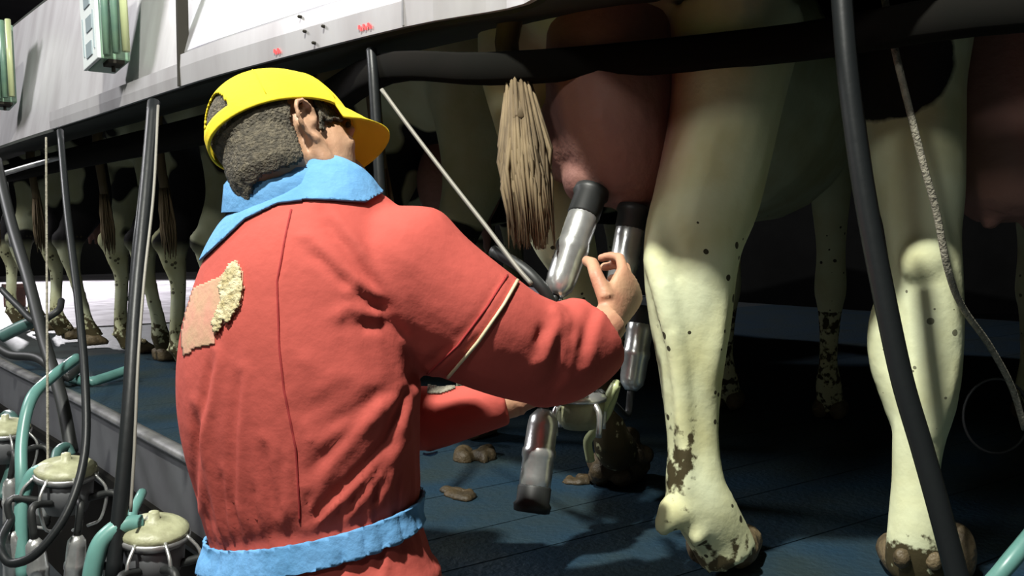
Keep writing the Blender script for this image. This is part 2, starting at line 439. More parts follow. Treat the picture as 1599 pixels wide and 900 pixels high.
# overhead casing: flange strip, panels with seams, underside
cas = thing('overhead_casing', (-.5, 3.0, 1.9), 'long stainless steel casing running overhead above the cows rumps', 'casing')
def idx_px(px):
    return min(range(NE + 1), key=lambda i: abs(proj(np.array([[EDGE[i].x, EDGE[i].y, Z_AP]]))[0][0] - px) if EDGE[i].y > 1 else 1e9)
s1, s2 = idx_px(291), idx_px(636)
i80 = idx_px(82)
obj('front_panel', strip(0, s1, [(0, 1.905), (-.11, 2.50), (-.125, 2.50), (-.015, 1.905)]), M['steel'], cas, False)
def mid_prof(): return [(0.004, 1.905), (0.004, 1.995), (-.135, 2.50), (-.15, 2.50), (-.012, 1.985), (-.012, 1.905)]
def gap(b, k0, k1, dt): return b
obj('front_panel', strip(s1 + 0, s2, mid_prof()), M['steel_glare'], cas, False)
obj('front_panel', strip(s2, NE, mid_prof()), M['steel_glare'], cas, False)
obj('flange_strip', strip(i80, s1, [(.012, 1.90), (.014, 1.93), (.012, 1.965), (0.001, 1.968), (0.001, 1.90)]), M['steel'], cas, False)
obj('flange_strip', strip(s1, NE, [(.016, 1.90), (.018, 1.95), (.016, 1.985), (0.005, 1.988), (0.005, 1.90)]), M['steel'], cas, False)
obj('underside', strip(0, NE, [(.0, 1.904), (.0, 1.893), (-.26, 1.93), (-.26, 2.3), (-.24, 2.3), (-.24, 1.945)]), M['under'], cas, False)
obj('light_block_panel', strip(max(i for i in range(NE) if EDGE[i].y > 5.2), NE, [(-.13, 2.50), (-.13, 2.53), (-8.0, 2.53), (-8.0, 2.50)]), M['under'], cas, False)  # unseen sheet added to keep lamp light off the cows and inner deck
for s, nm in ((s1, 'seam_gap'), (s2, 'seam_bar')):
    p = EDGE[s]; o = outn(s); t = frame(s)[1]
    bm = bmesh.new()
    R = Matrix((t, -o, Vector((0, 0, 1)))).transposed()
    if nm == 'seam_gap': box(bm, p + o * .006 + Vector((0, 0, 2.2)), (.012, .03, .60), R)
    else: box(bm, p + o * .013 + Vector((0, 0, 1.945)), (.005, .012, .085), R)
    obj(nm, bm, M['dark'] if nm == 'seam_gap' else M['galv'], cas, False)
def on_casing(px, py, out=.0):
    p, t, o = edge_frame_px(px)
    p = p + o * out; r = ray(px, py)
    # vertical plane through p with normal o
    k = (Vector((p.x, p.y, 0)) - Vector((CAM.x, CAM.y, 0))).dot(o) / Vector((r.x, r.y, 0)).dot(o)
    return CAM + r * k, t, o
for px, py in ((490, 67), (476, 49), (505, 41), (468, 26)):
    q, t, o = on_casing(px, py, .02)
    obj('bolt', lathe([(-.004, .0035), (.003, .0035), (.005, .002)], q, o, 10), M['dark'], cas)
for px, py, nd in ((432, 80, 2), (569, 42, 3)):
    q, t, o = on_casing(px, py, .019)
    R = Matrix((t, -o, Vector((0, 0, 1)))).transposed()
    bm = bmesh.new()
    for k in range(nd):
        c = q + t * ((k - (nd - 1) / 2) * .016)
        for dx, dz, sx, sz in ((-.003, .002, .005, .008), (.004, -.003, .005, .007)): box(bm, c + t * dx + Vector((0, 0, dz)), (sx, .002, sz), R)
    obj('red_display', bm, M['led'], cas, False)

# milk meters hung on the casing
def meter(px0, px1, pyb, label):
    q, t, o = on_casing((px0 + px1) / 2 + 2, pyb, .05)
    d = q.dot(Vector((0, 1, 0)))
    wd = .26; h = .34
    R = Matrix((t, -o, Vector((0, 0, 1)))).transposed()
    R = R @ Matrix.Rotation(math.radians(-7), 3, 'Y')
    root = thing('milk_meter', q, label, 'meter', 'milk meters on the casing')
    up = R @ Vector((0, 0, 1)); tt = R @ Vector((1, 0, 0)); oo = o
    obj('body', box(bmesh.new(), q + up * (h / 2), (wd * .62, .085, h), R, .006), M['meter_green'], root, False)
    f = obj('face_plate', box(bmesh.new(), q + up * (h / 2 + .003) + oo * .046 - tt * .008, (wd * .62, .012, h), R, .003), M['meter_white'], root, False)
    for k in range(4):
        obj('window', box(bmesh.new(), q + up * (.05 + k * .078) + oo * .053 - tt * (.008 - (k % 2) * .012), (.062, .004, .045), R, .001), M['meter_grey'], f, False)
    for k in (-1, 1):
        obj('hinge', box(bmesh.new(), q + up * .10 + oo * .053 - tt * (.008 + k * .055), (.005, .004, .12), R, .001), M['meter_grey'], f, False)
    for k in range(3):
        b = q + tt * (.092 + k * .026) + oo * (.030 - k * .020)
        obj('side_tube', tube([b + up * .01, b + up * h], .012, 8, 1), M['meter_green'] if k < 2 else M['lime'], root)
    obj('bottom_clip', box(bmesh.new(), q + tt * .052 - up * .004 + oo * .0, (.055, .05, .014), R, .003), M['dark'], root, False)
    b = q + tt * .045 - up * .012
    obj('spigot', tube([b, b - up * .016], .006, 8, 1), M['dark'], root)
meter(140, 196, 104, 'white-faced milk meter with green side tubes hung left of the black panel seam')
meter(-20, 24, 166, 'white-faced milk meter cut off by the left edge of the picture')

# rump rail behind the cows
pts = []
for i in range(3, idx_px(500), 3): q = EDGE[i] - outn(i) * .17; pts.append((Vector((q.x, q.y, 1.82)), .045))
for px, py, z in ((600, 108, 1.84), (760, 108, 1.81), (950, 96, 1.815), (1250, 66, 1.815), (1640, 12, 1.815)): q = on_z(px, py, z); pts.append((q, .030))
pts.append((pts[-1][0] + Vector((.7, -.1, 0)), .030))
bm = bmesh.new(); C = catmull([p for p, h in pts], 5); Hh = catmull([Vector((h, 0, 0)) for p, h in pts], 5)
ring_loft(bm, [(p, h.x, .028, (0, 0, 1)) for p, h in zip(C, Hh)], 12, True, .45)
solo('rump_rail', bm, M['beam'], 'dark steel rail running across behind the near cows rumps', 'rail')

# ------------------------------------------------------------------ cows
def lerp3(a, b, f): return Vector(a).lerp(Vector(b), f)
class Cow:
    def __init__(s, loc, head):
        s.o = Vector(loc); s.f = Vector((head[0], head[1], 0)).normalized(); s.r = Vector((s.f.y, -s.f.x, 0))
    def W(s, x, y, z): return s.o + s.r * x + s.f * y + Vector((0, 0, z))
def claw_pair(bm, g, fdir, rdir, sc=1.0):
    """two toes of one cloven hoof, heel at the back"""
    for s in (-1, 1):
        c = g + rdir * (.027 * s * sc)
        ring_loft(bm, [(c - fdir * .045 * sc + Vector((0, 0, .030)), .018 * sc, .026, rdir), (c - fdir * .02 * sc + Vector((0, 0, .033)), .026 * sc, .033, rdir),
                       (c + fdir * .03 * sc + Vector((0, 0, .031)), .027 * sc, .031, rdir), (c + fdir * .07 * sc + Vector((0, 0, .018)) - rdir * .006 * s, .017 * sc, .018, rdir),
                       (c + fdir * .088 * sc + Vector((0, 0, .010)) - rdir * .01 * s, .007, .010, rdir)], 12)
def cow_body(c, hind, fore, mouth_low=True):
    """one closed body: trunk, neck, head and four legs; hind / fore = lists of ring lists"""
    bm = bmesh.new(); W = c.W; R = c.r
    ring_loft(bm, [(W(0, -.10, 1.24), .10, .10, R), (W(0, -.05, 1.20), .21, .17, R), (W(0, .12, 1.14), .26, .25, R), (W(0, .40, 1.06), .27, .31, R), (W(0, .75, 1.00), .33, .36, R),
                   (W(0, 1.10, 1.0), .33, .37, R), (W(0, 1.38, 1.03), .25, .33, R), (W(0, 1.55, 1.08), .18, .24, R), (W(0, 1.70, 1.12), .12, .17, R)], 24)
    loftc([(W(0, 1.45, 1.12), .14, .22, R), (W(0, 1.75, 1.18), .10, .17, R), (W(0, 2.0, 1.2), .09, .13, R), (W(0, 2.12, 1.2), .08, .1, R)], 3, 16, bm)
    loftc([(W(0, 2.05, 1.24), .09, .09, R), (W(0, 2.2, 1.14), .105, .10, R), (W(0, 2.36, 1.0), .075, .075, R), (W(0, 2.5, .87), .06, .055, R), (W(0, 2.54, .84), .045, .04, R)], 3, 16, bm)
    for s in (-1, 1):
        loftc([(W(.09 * s, 2.06, 1.26), .02, .03, (0, 0, 1)), (W(.17 * s, 2.03, 1.26), .045, .016, (0, 0, 1)), (W(.24 * s, 2.03, 1.23), .012, .008, (0, 0, 1))], 2, 8, bm)
        blob(bm, W(.16 * s, -.02, 1.27), (.05, .05, .05))
        blob(bm, W(.22 * s, .38, 1.28), (.07, .07, .06))
        loftc([(W(.17 * s, 1.42, 1.05), .08, .16, R), (W(.18 * s, 1.40, .85), .07, .12, R)], 2, 12, bm)
    for rings in hind + fore: loftc(rings, 4, 18, bm)
    return bm
def hind_rings(c, s, hx=.20, hy=0.02, lean=0):
    W = c.W; R = c.r
    return [(W(.15 * s, .14, 1.25), .12, .20, R), (W(.17 * s, .12, 1.05), .125, .20, R), (W(.185 * s, .10, .88), .10, .165, R), (W(hx * s, .05, .72), .065, .105, R), (W(hx * s, -.02, .58), .046, .075, R),
            (W(hx * s, -.03, .50), .042, .06, R), (W(hx * s, -.01, .38), .030, .036, R), (W(hx * s, hy, .20), .029, .034, R), (W(hx * s, hy + .01, .12), .041, .044, R), (W(hx * s, hy + .04, .06), .042, .05, R), (W(hx * s, hy + .05, .035), .044, .055, R)]
def fore_rings(c, s):
    W = c.W; R = c.r; x = .17
    return [(W(x * s, 1.42, .95), .08, .14, R), (W(x * s, 1.40, .72), .06, .085, R), (W(x * s, 1.42, .55), .045, .05, R), (W(x * s, 1.42, .42), .05, .052, R), (W(x * s, 1.42, .34), .036, .038, R),
            (W(x * s, 1.41, .2), .028, .03, R), (W(x * s, 1.42, .12), .040, .042, R), (W(x * s, 1.45, .06), .042, .048, R), (W(x * s, 1.46, .035), .044, .052, R)]
def paint(me, patches, dirt_fn, spots_fn, pink=()):
    co = coords(me); n = len(co); p = np.zeros(n)
    for ctr, r in patches:
        q = (co - np.array(ctr)) / np.array(r); p = np.maximum(p, 1.5 - np.sqrt((q * q).sum(1)))
    fattr(me, 'patch', np.clip(p, 0, 1)); fattr(me, 'dirt', dirt_fn(co)); fattr(me, 'spots', spots_fn(co))
    k = np.zeros(n)
    for ctr, r in pink:
        q = (co - np.array(ctr)) / np.array(r); k = np.maximum(k, np.clip(1.6 - np.sqrt((q * q).sum(1)), 0, 1))
    fattr(me, 'pink', k)
def udder_mesh(bm, c, s=1.0):
    blob(bm, c + Vector((0, 0, .02)), (.125 * s, .15 * s, .17 * s))
    return bm
def tail_bm(root, pts, length_hair, n=130, spread=.03, rad=.0035):
    """dock as a tapering tube plus a switch of separate hair strands"""
    core = catmull(pts, 5); bm = bmesh.new()
    k = len(core)
    ring_loft(bm, [(p, .028 - .012 * i / k, .028 - .012 * i / k, (1, 0, 0)) for i, p in enumerate(core)], 10)
    return bm
def hair_bm(top, bot, n, spread, rad, seed=1):
    rnd = random.Random(seed); bm = bmesh.new(); ax = bot - top
    for _ in range(n):
        a = rnd.uniform(0, 6.28); q = spread * math.sqrt(rnd.random()); off = Vector((math.cos(a) * q, math.sin(a) * q, 0))
        f0 = rnd.uniform(-.05, .45); f1 = rnd.uniform(.8, 1.02)
        p0 = top + ax * f0 + off * (.55 + .3 * f0); p1 = top + ax * ((f0 + f1) / 2) + off * 1.15 + Vector((rnd.uniform(-.006, .006), 0, 0)); p2 = top + ax * f1 + off * rnd.uniform(.6, 1.25)
        ring_loft(bm, [(p0, rad, rad, (1, 0, 0)), (p1, rad * 1.3, rad, (1, 0, 0)), (p2, rad * .25, rad * .25, (1, 0, 0))], 4)
    return bm

# --- the near cow being milked: its right hind leg is traced joint by joint
D1 = 1.66
def ring_px(x0, x1, y, d, rb): return (at((x0 + x1) / 2, y, d), (x1 - x0) / 2 * d / F, rb, (1, 0, 0))
c1 = Cow((.16, 1.92, Z_PLAT), (.50, .866))
right_hind = [ring_px(1040, 1250, 40, 1.84, .19), ring_px(1042, 1222, 150, 1.82, .17), ring_px(1036, 1205, 230, 1.79, .14), ring_px(1020, 1186, 310, 1.75, .105), ring_px(1006, 1162, 370, 1.71, .085),
              ring_px(1005, 1150, 430, 1.69, .075), ring_px(1013, 1143, 500, 1.68, .062), ring_px(1026, 1132, 570, 1.67, .048), ring_px(1036, 1124, 640, 1.665, .040), ring_px(1042, 1124, 700, 1.66, .038),
              ring_px(1038, 1134, 760, 1.655, .044), ring_px(1052, 1152, 800, 1.66, .046), ring_px(1075, 1172, 840, 1.68, .046), ring_px(1090, 1186, 868, 1.69, .05)]
gl = on_z(968, 752, Z_PLAT)
left_hind = [(c1.W(-.15, .14, 1.25), .12, .19, c1.r), (c1.W(-.19, .14, 1.0), .125, .18, c1.r), (c1.W(-.19, .13, .84), .09, .14, c1.r), (at(868, 330, 2.02), .07, .10, c1.r),
             (at(893, 400, 2.05), .050, .075, c1.r), (at(906, 450, 2.08), .045, .06, c1.r), (at(925, 540, 2.12), .032, .036, c1.r), (at(945, 640, 2.16), .032, .036, c1.r),
             (at(958, 695, 2.18), .045, .05, c1.r), (gl + Vector((0, 0, .07)), .046, .05, c1.r), (gl + Vector((0, 0, .035)), .046, .055, c1.r)]
bm = cow_body(c1, [right_hind, left_hind], [fore_rings(c1, 1), fore_rings(c1, -1)])
# point of hock, tendon and bone relief of the near leg
blob(bm, at(1030, 405, 1.66), (.030, .035, .045))
loftc([(at(1036, 330, 1.70), .02, .03), (at(1028, 400, 1.65), .024, .026), (at(1040, 470, 1.63), .022, .022), (at(1058, 560, 1.625), .017, .016), (at(1068, 680, 1.625), .014, .014), (at(1072, 770, 1.62), .015, .014)], 3, 10, bm)
loftc([(at(1118, 450, 1.65), .024, .022), (at(1112, 540, 1.64), .022, .02), (at(1100, 620, 1.64), .014, .014)], 3, 10, bm)
for q in ((1036, 820), (1088, 838)): blob(bm, at(*q, 1.625), (.017, .018, .020))
blob(bm, at(1056, 800, 1.63), (.034, .03, .03))
me = fuse(bm, .009, 5)
hd = np.array(c1.o)
def dirt1(co):
    z = co[:, 2]; d = np.clip((1.04 - z) / .12, 0, 1) * .72
    px, py, dd = proj(co)
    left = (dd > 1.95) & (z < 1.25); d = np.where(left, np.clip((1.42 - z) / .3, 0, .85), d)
    d += .68 * np.exp(-(((px - 1058) / 34) ** 2 + ((py - 735) / 70) ** 2)) * (dd < 1.8)
    d += .25 * np.exp(-(((px - 1075) / 45) ** 2 + ((py - 640) / 60) ** 2)) * (dd < 1.8)
    d += .40 * np.exp(-(((px - 1020) / 12) ** 2 + ((py - 520) / 40) ** 2)) * (dd < 1.8)
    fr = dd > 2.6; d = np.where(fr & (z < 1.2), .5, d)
    return d
paint(me, [(c1.W(.1, .95, 1.2), (.5, .35, .35))], dirt1, lambda co: (co[:, 2] < 1.55).astype(float), [(at(1030, 180, 1.82), (.05, .12, .25))])
near_cow = thing('cow', c1.o, 'near cow being milked, its pale speckled hind leg right of the worker\'s hand', 'cow', 'cows on the platform')
link('body', me, M['hide'], near_cow)
b = bmesh.new(); claw_pair(b, on_z(1135, 884, Z_PLAT) + Vector((0, .03, 0)), Vector((.35, .94, 0)).normalized(), Vector((.94, -.35, 0)).normalized(), 1.25)
me = fuse(b, .005, 3); link('hoof', me, M['hoof'], near_cow)
b = bmesh.new(); claw_pair(b, gl, c1.f, c1.r, 1.1)
for _ in range(16): blob(b, gl + Vector((random.uniform(-.06, .07), random.uniform(-.07, .0), random.uniform(.02, .12))), (.03, .025, .025), None, 8)
link('hoof', fuse(b, .006, 2), M['dung'], near_cow)
for s in (-1, 1):
    b = bmesh.new(); claw_pair(b, c1.W(.17 * s, 1.45, 0), c1.f, c1.r); obj('hoof', b, M['hoof'], near_cow)
b = bmesh.new()
loftc([(at(960, -20, 1.92), .13, .12), (at(958, 90, 1.90), .135, .14), (at(955, 180, 1.88), .125, .15), (at(965, 250, 1.88), .105, .14), (at(975, 300, 1.88), .085, .11), (at(975, 322, 1.88), .05, .07)], 4, 20, b)
blob(b, at(885, 210, 1.92), (.06, .1, .10)); blob(b, at(985, 285, 1.85), (.065, .07, .06)); blob(b, at(925, 280, 1.86), (.06, .07, .055))
for q in ((925, 330, 1.83), (985, 345, 1.84), (960, 325, 1.95), (1005, 325, 1.95)):
    loftc([(at(q[0], q[1] - 55, q[2]), .022, .022), (at(q[0], q[1], q[2]), .014, .014)], 2, 10, b)
link('udder', fuse(b, .008, 5), M['udder'], near_cow)
tp = [c1.W(0, -.12, 1.28), at(795, 40, 1.88), at(806, 120, 1.82), at(812, 190, 1.76)]
tl = obj('tail', tail_bm(None, tp, 0), M['tail'], near_cow)
sw = obj('tail_switch', hair_bm(at(808, 120, 1.80), at(832, 385, 1.72), 420, .038, .0034), M['tail'], tl); sw['kind'] = 'stuff'

# --- the cow at the right edge
c0 = Cow((1.02, 1.78, Z_PLAT), (.55, .835))
D0 = 1.62
lh = [ring_px(1335, 1500, 60, 1.80, .18), ring_px(1342, 1490, 150, 1.78, .16), ring_px(1362, 1494, 240, 1.74, .13), ring_px(1380, 1498, 310, 1.70, .10), ring_px(1388, 1495, 370, 1.67, .075), ring_px(1396, 1498, 430, 1.65, .068),
      ring_px(1400, 1502, 500, 1.64, .058), ring_px(1400, 1500, 570, 1.635, .052), ring_px(1396, 1492, 630, 1.63, .044), ring_px(1394, 1474, 690, 1.63, .036), ring_px(1394, 1466, 750, 1.63, .036), ring_px(1390, 1470, 800, 1.63, .044),
      ring_px(1386, 1476, 840, 1.63, .046), ring_px(1384, 1480, 868, 1.64, .05), ring_px(1384, 1480, 888, 1.65, .05)]
rh = hind_rings(c0, 1, .22)
bm = cow_body(c0, [lh, rh], [fore_rings(c0, 1), fore_rings(c0, -1)])
loftc([(at(1392, 430, 1.68), .012, .02), (at(1376, 500, 1.67), .020, .03), (at(1378, 560, 1.67), .024, .03), (at(1394, 620, 1.66), .020, .03), (at(1408, 680, 1.65), .012, .02)], 3, 10, bm)
blob(bm, at(1443, 408, 1.61), (.042, .035, .046))
loftc([(at(1484, 460, 1.63), .014, .02), (at(1486, 540, 1.61), .016, .02), (at(1476, 610, 1.60), .014, .018), (at(1455, 680, 1.60), .012, .014)], 3, 10, bm)
me = fuse(bm, .009, 4)
def dirt0(co):
    z = co[:, 2]; return np.clip((1.02 - z) / .06, 0, 1) * .85
paint(me, [(at(1395, 95, 1.66), (.09, .35, .10)), (at(1352, 60, 1.66), (.05, .3, .08)), (at(1425, 140, 1.62), (.028, .3, .045)), (c0.W(0, .9, 1.2), (.6, .4, .3))], dirt0, lambda co: (co[:, 2] < 1.45) * .8)
rc = thing('cow', c0.o, 'cow at the right edge with a black patch above its muddy hind leg', 'cow', 'cows on the platform')
link('body', me, M['hide'], rc)
b = bmesh.new(); g0 = on_z(1425, 905, Z_PLAT); claw_pair(b, g0 + Vector((0.02, .03, 0)), Vector((.2, .98, 0)), Vector((.98, -.2, 0)), 1.2)
blob(b, at(1495, 865, 1.68), (.030, .04, .055))
for q in ((1408, 872), (1458, 876)): blob(b, at(*q, 1.592), (.015, .014, .018))
link('hoof', fuse(b, .005, 3), M['hoof'], rc)
b = bmesh.new(); claw_pair(b, c0.W(.22, .06, 0), c0.f, c0.r); obj('hoof', b, M['hoof'], rc)
for s in (-1, 1):
    b = bmesh.new(); claw_pair(b, c0.W(.17 * s, 1.45, 0), c0.f, c0.r); obj('hoof', b, M['hoof'], rc)
b = bmesh.new()
loftc([(at(1590, 20, 1.80), .14, .14), (at(1585, 130, 1.78), .15, .15), (at(1580, 230, 1.78), .13, .15), (at(1580, 310, 1.78), .10, .12), (at(1580, 345, 1.78), .06, .07)], 4, 20, b)
for q in ((1545, 360), (1610, 365)): loftc([(at(q[0], q[1] - 50, 1.76), .022, .022), (at(q[0], q[1], 1.76), .014, .014)], 2, 10, b)
link('udder', fuse(b, .009, 5), M['udder'], rc)
tb = tail_bm(None, [c0.W(0, -.12, 1.28), c0.W(.06, -.17, 1.1), c0.W(.1, -.15, .8)], 0)
tl = obj('tail', tb, M['tail'], rc)
sw = obj('tail_switch', hair_bm(c0.W(.1, -.15, .85), c0.W(.1, -.14, .5), 60, .03, .004), M['tail'], tl); sw['kind'] = 'stuff'

# --- the row further round the platform: one built, the rest copied
cp = Cow((0, 0, 0), (0, 1))
bm = cow_body(cp, [hind_rings(cp, 1, .19, .03), hind_rings(cp, -1, .18, -.02)], [fore_rings(cp, 1), fore_rings(cp, -1)])
for s in (-1, 1):
    blob(bm, cp.W(.19 * s, -.085, .565), (.03, .035, .05))
    for k in (-1, 1): blob(bm, cp.W(.19 * s + .022 * k, -.04, .10), (.016, .018, .02))
me = fuse(bm, .014, 4)
paint(me, [], lambda co: np.clip((.30 - co[:, 2]) / .22, 0, 1) * .7 + .10, lambda co: (co[:, 2] < .6) * .9)
a = me.attributes['patch']; zz = coords(me)[:, 2]; a.data.foreach_set('value', np.clip((zz - .50) / .06, 0, 1).astype('f'))
proto = thing('cow', (0, 0, 0), 'x', 'cow', 'cows on the platform')
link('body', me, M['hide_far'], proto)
for s in (-1, 1):
    for y in (.06, 1.45):
        b = bmesh.new(); claw_pair(b, cp.W((.185 if y < 1 else .17) * s, y, 0), cp.f, cp.r); obj('hoof', b, M['hoof'], proto)
b = bmesh.new(); udder_mesh(b, cp.W(0, .22, .74)); blob(b, cp.W(.05, .18, .62), (.05, .06, .05)); blob(b, cp.W(-.05, .18, .62), (.05, .06, .05))
for x in (-.06, .06):
    for y in (.14, .28): loftc([(cp.W(x, y, .62), .02, .02), (cp.W(x, y, .53), .012, .012)], 2, 8, b)
link('udder', fuse(b, .012, 4), M['udder'], proto)
tl = obj('tail', tail_bm(None, [cp.W(0, -.11, 1.28), cp.W(.02, -.17, 1.05), cp.W(.03, -.15, .78)], 0), M['tail'], proto)
sw = obj('tail_switch', hair_bm(cp.W(.03, -.15, .82), cp.W(.03, -.13, .50), 70, .028, .005), M['tail'], tl); sw['kind'] = 'stuff'
rowc = [((-.30, 2.86), (.62, .78), 'cow half hidden between the worker\'s cap and the near cow, with a black thigh'),
        ((-.86, 3.42), (.70, .72), 'cow wholly behind the worker\'s shoulders, glimpsed beside his collar'),
        ((-1.30, 3.98), (.74, .67), 'cow just left of the worker\'s blue collar with a pale hind leg'),
        ((-1.80, 4.60), (.76, .64), 'cow between the thick black strap and the worker'),
        ((-2.42, 5.22), (.78, .62), 'cow seen through the long black hoses at the left'),
        ((-3.05, 5.95), (.78, .62), 'leftmost cow, behind the white pipe at the picture edge')]
def dup(root, loc, rz):
    r = root.copy(); COL.objects.link(r); r.location = loc; r.rotation_euler = (0, 0, rz)
    for ch in list(root.children):
        c = ch.copy(); COL.objects.link(c); c.parent = r
        for g in list(ch.children):
            d = g.copy(); COL.objects.link(d); d.parent = c
    return r
for i, ((x, y), h, lab) in enumerate(rowc):
    rz = math.atan2(h[1], h[0]) - math.pi / 2
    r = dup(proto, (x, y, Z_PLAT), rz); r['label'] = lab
for ch in list(proto.children):
    for g in list(ch.children): bpy.data.objects.remove(g)
    bpy.data.objects.remove(ch)
bpy.data.objects.remove(proto)

# ------------------------------------------------------------------ the worker
MD = 1.40
Rm = Vector((.85, -.53, 0)).normalized(); Fm = Vector((.53, .85, 0)).normalized()
per = thing('person', (-.27, 1.38, 0), 'worker seen from behind in red coveralls and yellow cap, reaching under the near cow', 'person')
def tr(x0, x1, y, d, b, tilt=0.12):
    cx = (x0 + x1) / 2; hw = (x1 - x0) / 2 * d / F
    a = math.sqrt(max((hw ** 2 - (b * .53) ** 2), .0004)) / .85
    return (at(cx, y, d), a, b, Rm)
suit = bmesh.new()
torso = [tr(306, 700, 985, 1.40, .135), tr(304, 690, 905, 1.40, .135), tr(312, 668, 835, 1.40, .125), tr(300, 664, 775, 1.40, .128), tr(277, 664, 700, 1.40, .135), tr(264, 662, 630, 1.40, .14), tr(268, 656, 560, 1.40, .142),
         tr(288, 650, 490, 1.40, .14), tr(308, 640, 430, 1.40, .13), tr(336, 622, 375, 1.41, .115), tr(362, 600, 335, 1.42, .09), tr(384, 560, 305, 1.43, .07), tr(405, 520, 285, 1.44, .05)]
loftc(torso, 4, 28, suit)
loftc([(at(560, 385, 1.41), .085, .075, (0, 1, 0)), (at(610, 425, 1.40), .108, .115, (0, 1, 0)), (at(670, 465, 1.40), .098, .104, (0, 1, 0)), (at(745, 508, 1.41), .09, .092, (0, 1, 0)), (at(800, 536, 1.43), .083, .084, (0, 1, 0)), (at(850, 552, 1.45), .075, .08, (0, 1, 0))], 4, 20, suit)
blob(suit, at(568, 352, 1.41), (.060, .06, .052))
# forearm inside its sleeve
loftc([(at(828, 548, 1.45), .076, .080, (0, 1, 0)), (at(868, 553, 1.47), .074, .080, (0, 1, 0)), (at(908, 535, 1.50), .066, .074, (0, 1, 0)), (at(930, 518, 1.517), .058, .068, (0, 1, 0))], 4, 18, suit)
# left shoulder and arm
loftc([(at(400, 395, 1.50), .07, .07), (at(440, 470, 1.62), .07, .07), (at(520, 590, 1.74), .062, .062), (at(590, 640, 1.72), .058, .058)], 4, 16, suit)
loftc([(at(560, 628, 1.73), .056, .056), (at(650, 655, 1.68), .052, .056), (at(720, 645, 1.66), .046, .052), (at(790, 628, 1.66), .040, .046)], 4, 16, suit)
# hips and legs down to the pit floor
hipc = at(500, 985, 1.40)
for s, kx in ((1, .0), (-1, .0)):
    h = Vector((hipc.x, hipc.y, .93)) + Rm * (.09 * s)
    k = h + Fm * .03 + Vector((0, 0, -.43)); f = Vector((k.x, k.y, .10)) - Fm * .03
    loftc([(h + Vector((0, 0, .10)), .10, .115, Rm), (h, .10, .11, Rm), ((h + k) / 2, .088, .095, Rm), (k, .075, .08, Rm), ((k + f) / 2, .068, .075, Rm), (f, .062, .07, Rm)], 4, 18, suit)
sm = fuse(suit, .006, 7)
folds(sm, [([(500, 335), (540, 385), (585, 450), (612, 490)], 8, .008), ([(478, 385), (530, 435), (600, 485)], 7, .007), ([(548, 505), (612, 512)], 10, .009), ([(560, 470), (600, 486), (618, 520)], 10, .008),
           ([(640, 600), (605, 690), (560, 740), (480, 815)], 7, .009), ([(625, 680), (585, 740), (535, 805)], 6, .008), ([(575, 640), (520, 700), (480, 745)], 8, .006), ([(612, 720), (580, 790)], 5, .006),
           ([(660, 560), (645, 600), (655, 680), (660, 770)], 7, .006), ([(620, 600), (560, 640), (500, 670)], 10, .005),
           ([(330, 560), (318, 630), (304, 690), (303, 790)], 6, .006), ([(372, 585), (364, 680), (362, 790), (372, 830)], 6, .005), ([(300, 640), (318, 760), (335, 835)], 6, .005), ([(410, 700), (428, 800)], 7, .005),
           ([(440, 720), (437, 815)], 5, .005), ([(500, 740), (470, 812)], 5, .005), ([(345, 740), (352, 838)], 4, .004), ([(395, 760), (398, 830)], 4, .004), ([(450, 345), (433, 450), (440, 600), (465, 720), (470, 815)], 3, .004),
           ([(855, 500), (836, 550)], 8, .009), ([(880, 520), (868, 585), (845, 612)], 9, .007), ([(930, 470), (905, 560)], 8, .006), ([(780, 440), (745, 500), (672, 580)], 4, .004), ([(700, 540), (660, 575), (640, 590)], 6, .005),
           ([(470, 600), (475, 640), (540, 620)], 16, .004), ([(545, 840), (535, 895)], 5, .006), ([(600, 835), (590, 895)], 5, .006), ([(420, 860), (425, 898)], 5, .004), ([(350, 870), (345, 899)], 5, .004), ([(640, 560), (655, 620)], 9, .01)])
# gathers above and below the belt
co = coords(sm); nr = normals(sm); px, py, dd = proj(co)
bl = 866 - (px - 312) * .20 + 2
env = np.exp(-(((py - bl) - np.sign(py - bl) * 26) / 42) ** 2) * (px < 690) * (np.abs(py - bl) < 150)
ang = np.arctan2((co[:, 1] - hipc.y), (co[:, 0] - hipc.x))
co += nr * (env * (.0011 * np.sin(ang * 36 + co[:, 2] * 14) + .0009 * np.sin(ang * 61 + 1)))[:, None]
pinch = np.exp(-((py - bl) / 26) ** 2) * (px < 700) * (py > 700)
co -= nr * (pinch * .006)[:, None]; set_co(sm, co)
suit_bvh = bvh_of(sm)
# belt: cut clean with two slanting planes
b0, b1 = at(490, 805, 1.40), at(490, 847, 1.40)
nb = (at(668, 775, 1.40) - at(312, 868, 1.40)).normalized(); dep = Vector((0, 1, 0))
nbelt = nb.cross(dep).normalized()
if nbelt.z < 0: nbelt = -nbelt
belt_bm = shell(sm, [(b0, nbelt), (b1, nbelt)], lambda c: (c - b0).dot(nbelt) < 0 and (c - b1).dot(nbelt) > 0 and c.x < at(720, 800, 1.4).x and c.z > .9 and (Vector((c.x, c.y)) - Vector((hipc.x, hipc.y))).length < .3, .0045, .004)
yp = [(at(330, 392, 1.3), at(392, 332, 1.3)), (at(392, 332, 1.3), at(470, 314, 1.3)), (at(470, 314, 1.3), at(585, 322, 1.3))]
def yoke_line(p):
    pts = [(200, 520), (330, 396), (385, 345), (430, 322), (480, 314), (570, 318), (604, 297), (640, 200)]
    return np.interp(p, [q[0] for q in pts], [q[1] for q in pts])
def below(c):
    a, bq, dq = proj(np.array([[c.x, c.y, c.z]])); return bq[0] - yoke_line(a[0])
cov = link('coverall', sm, M['coverall'], None)
cutp = []
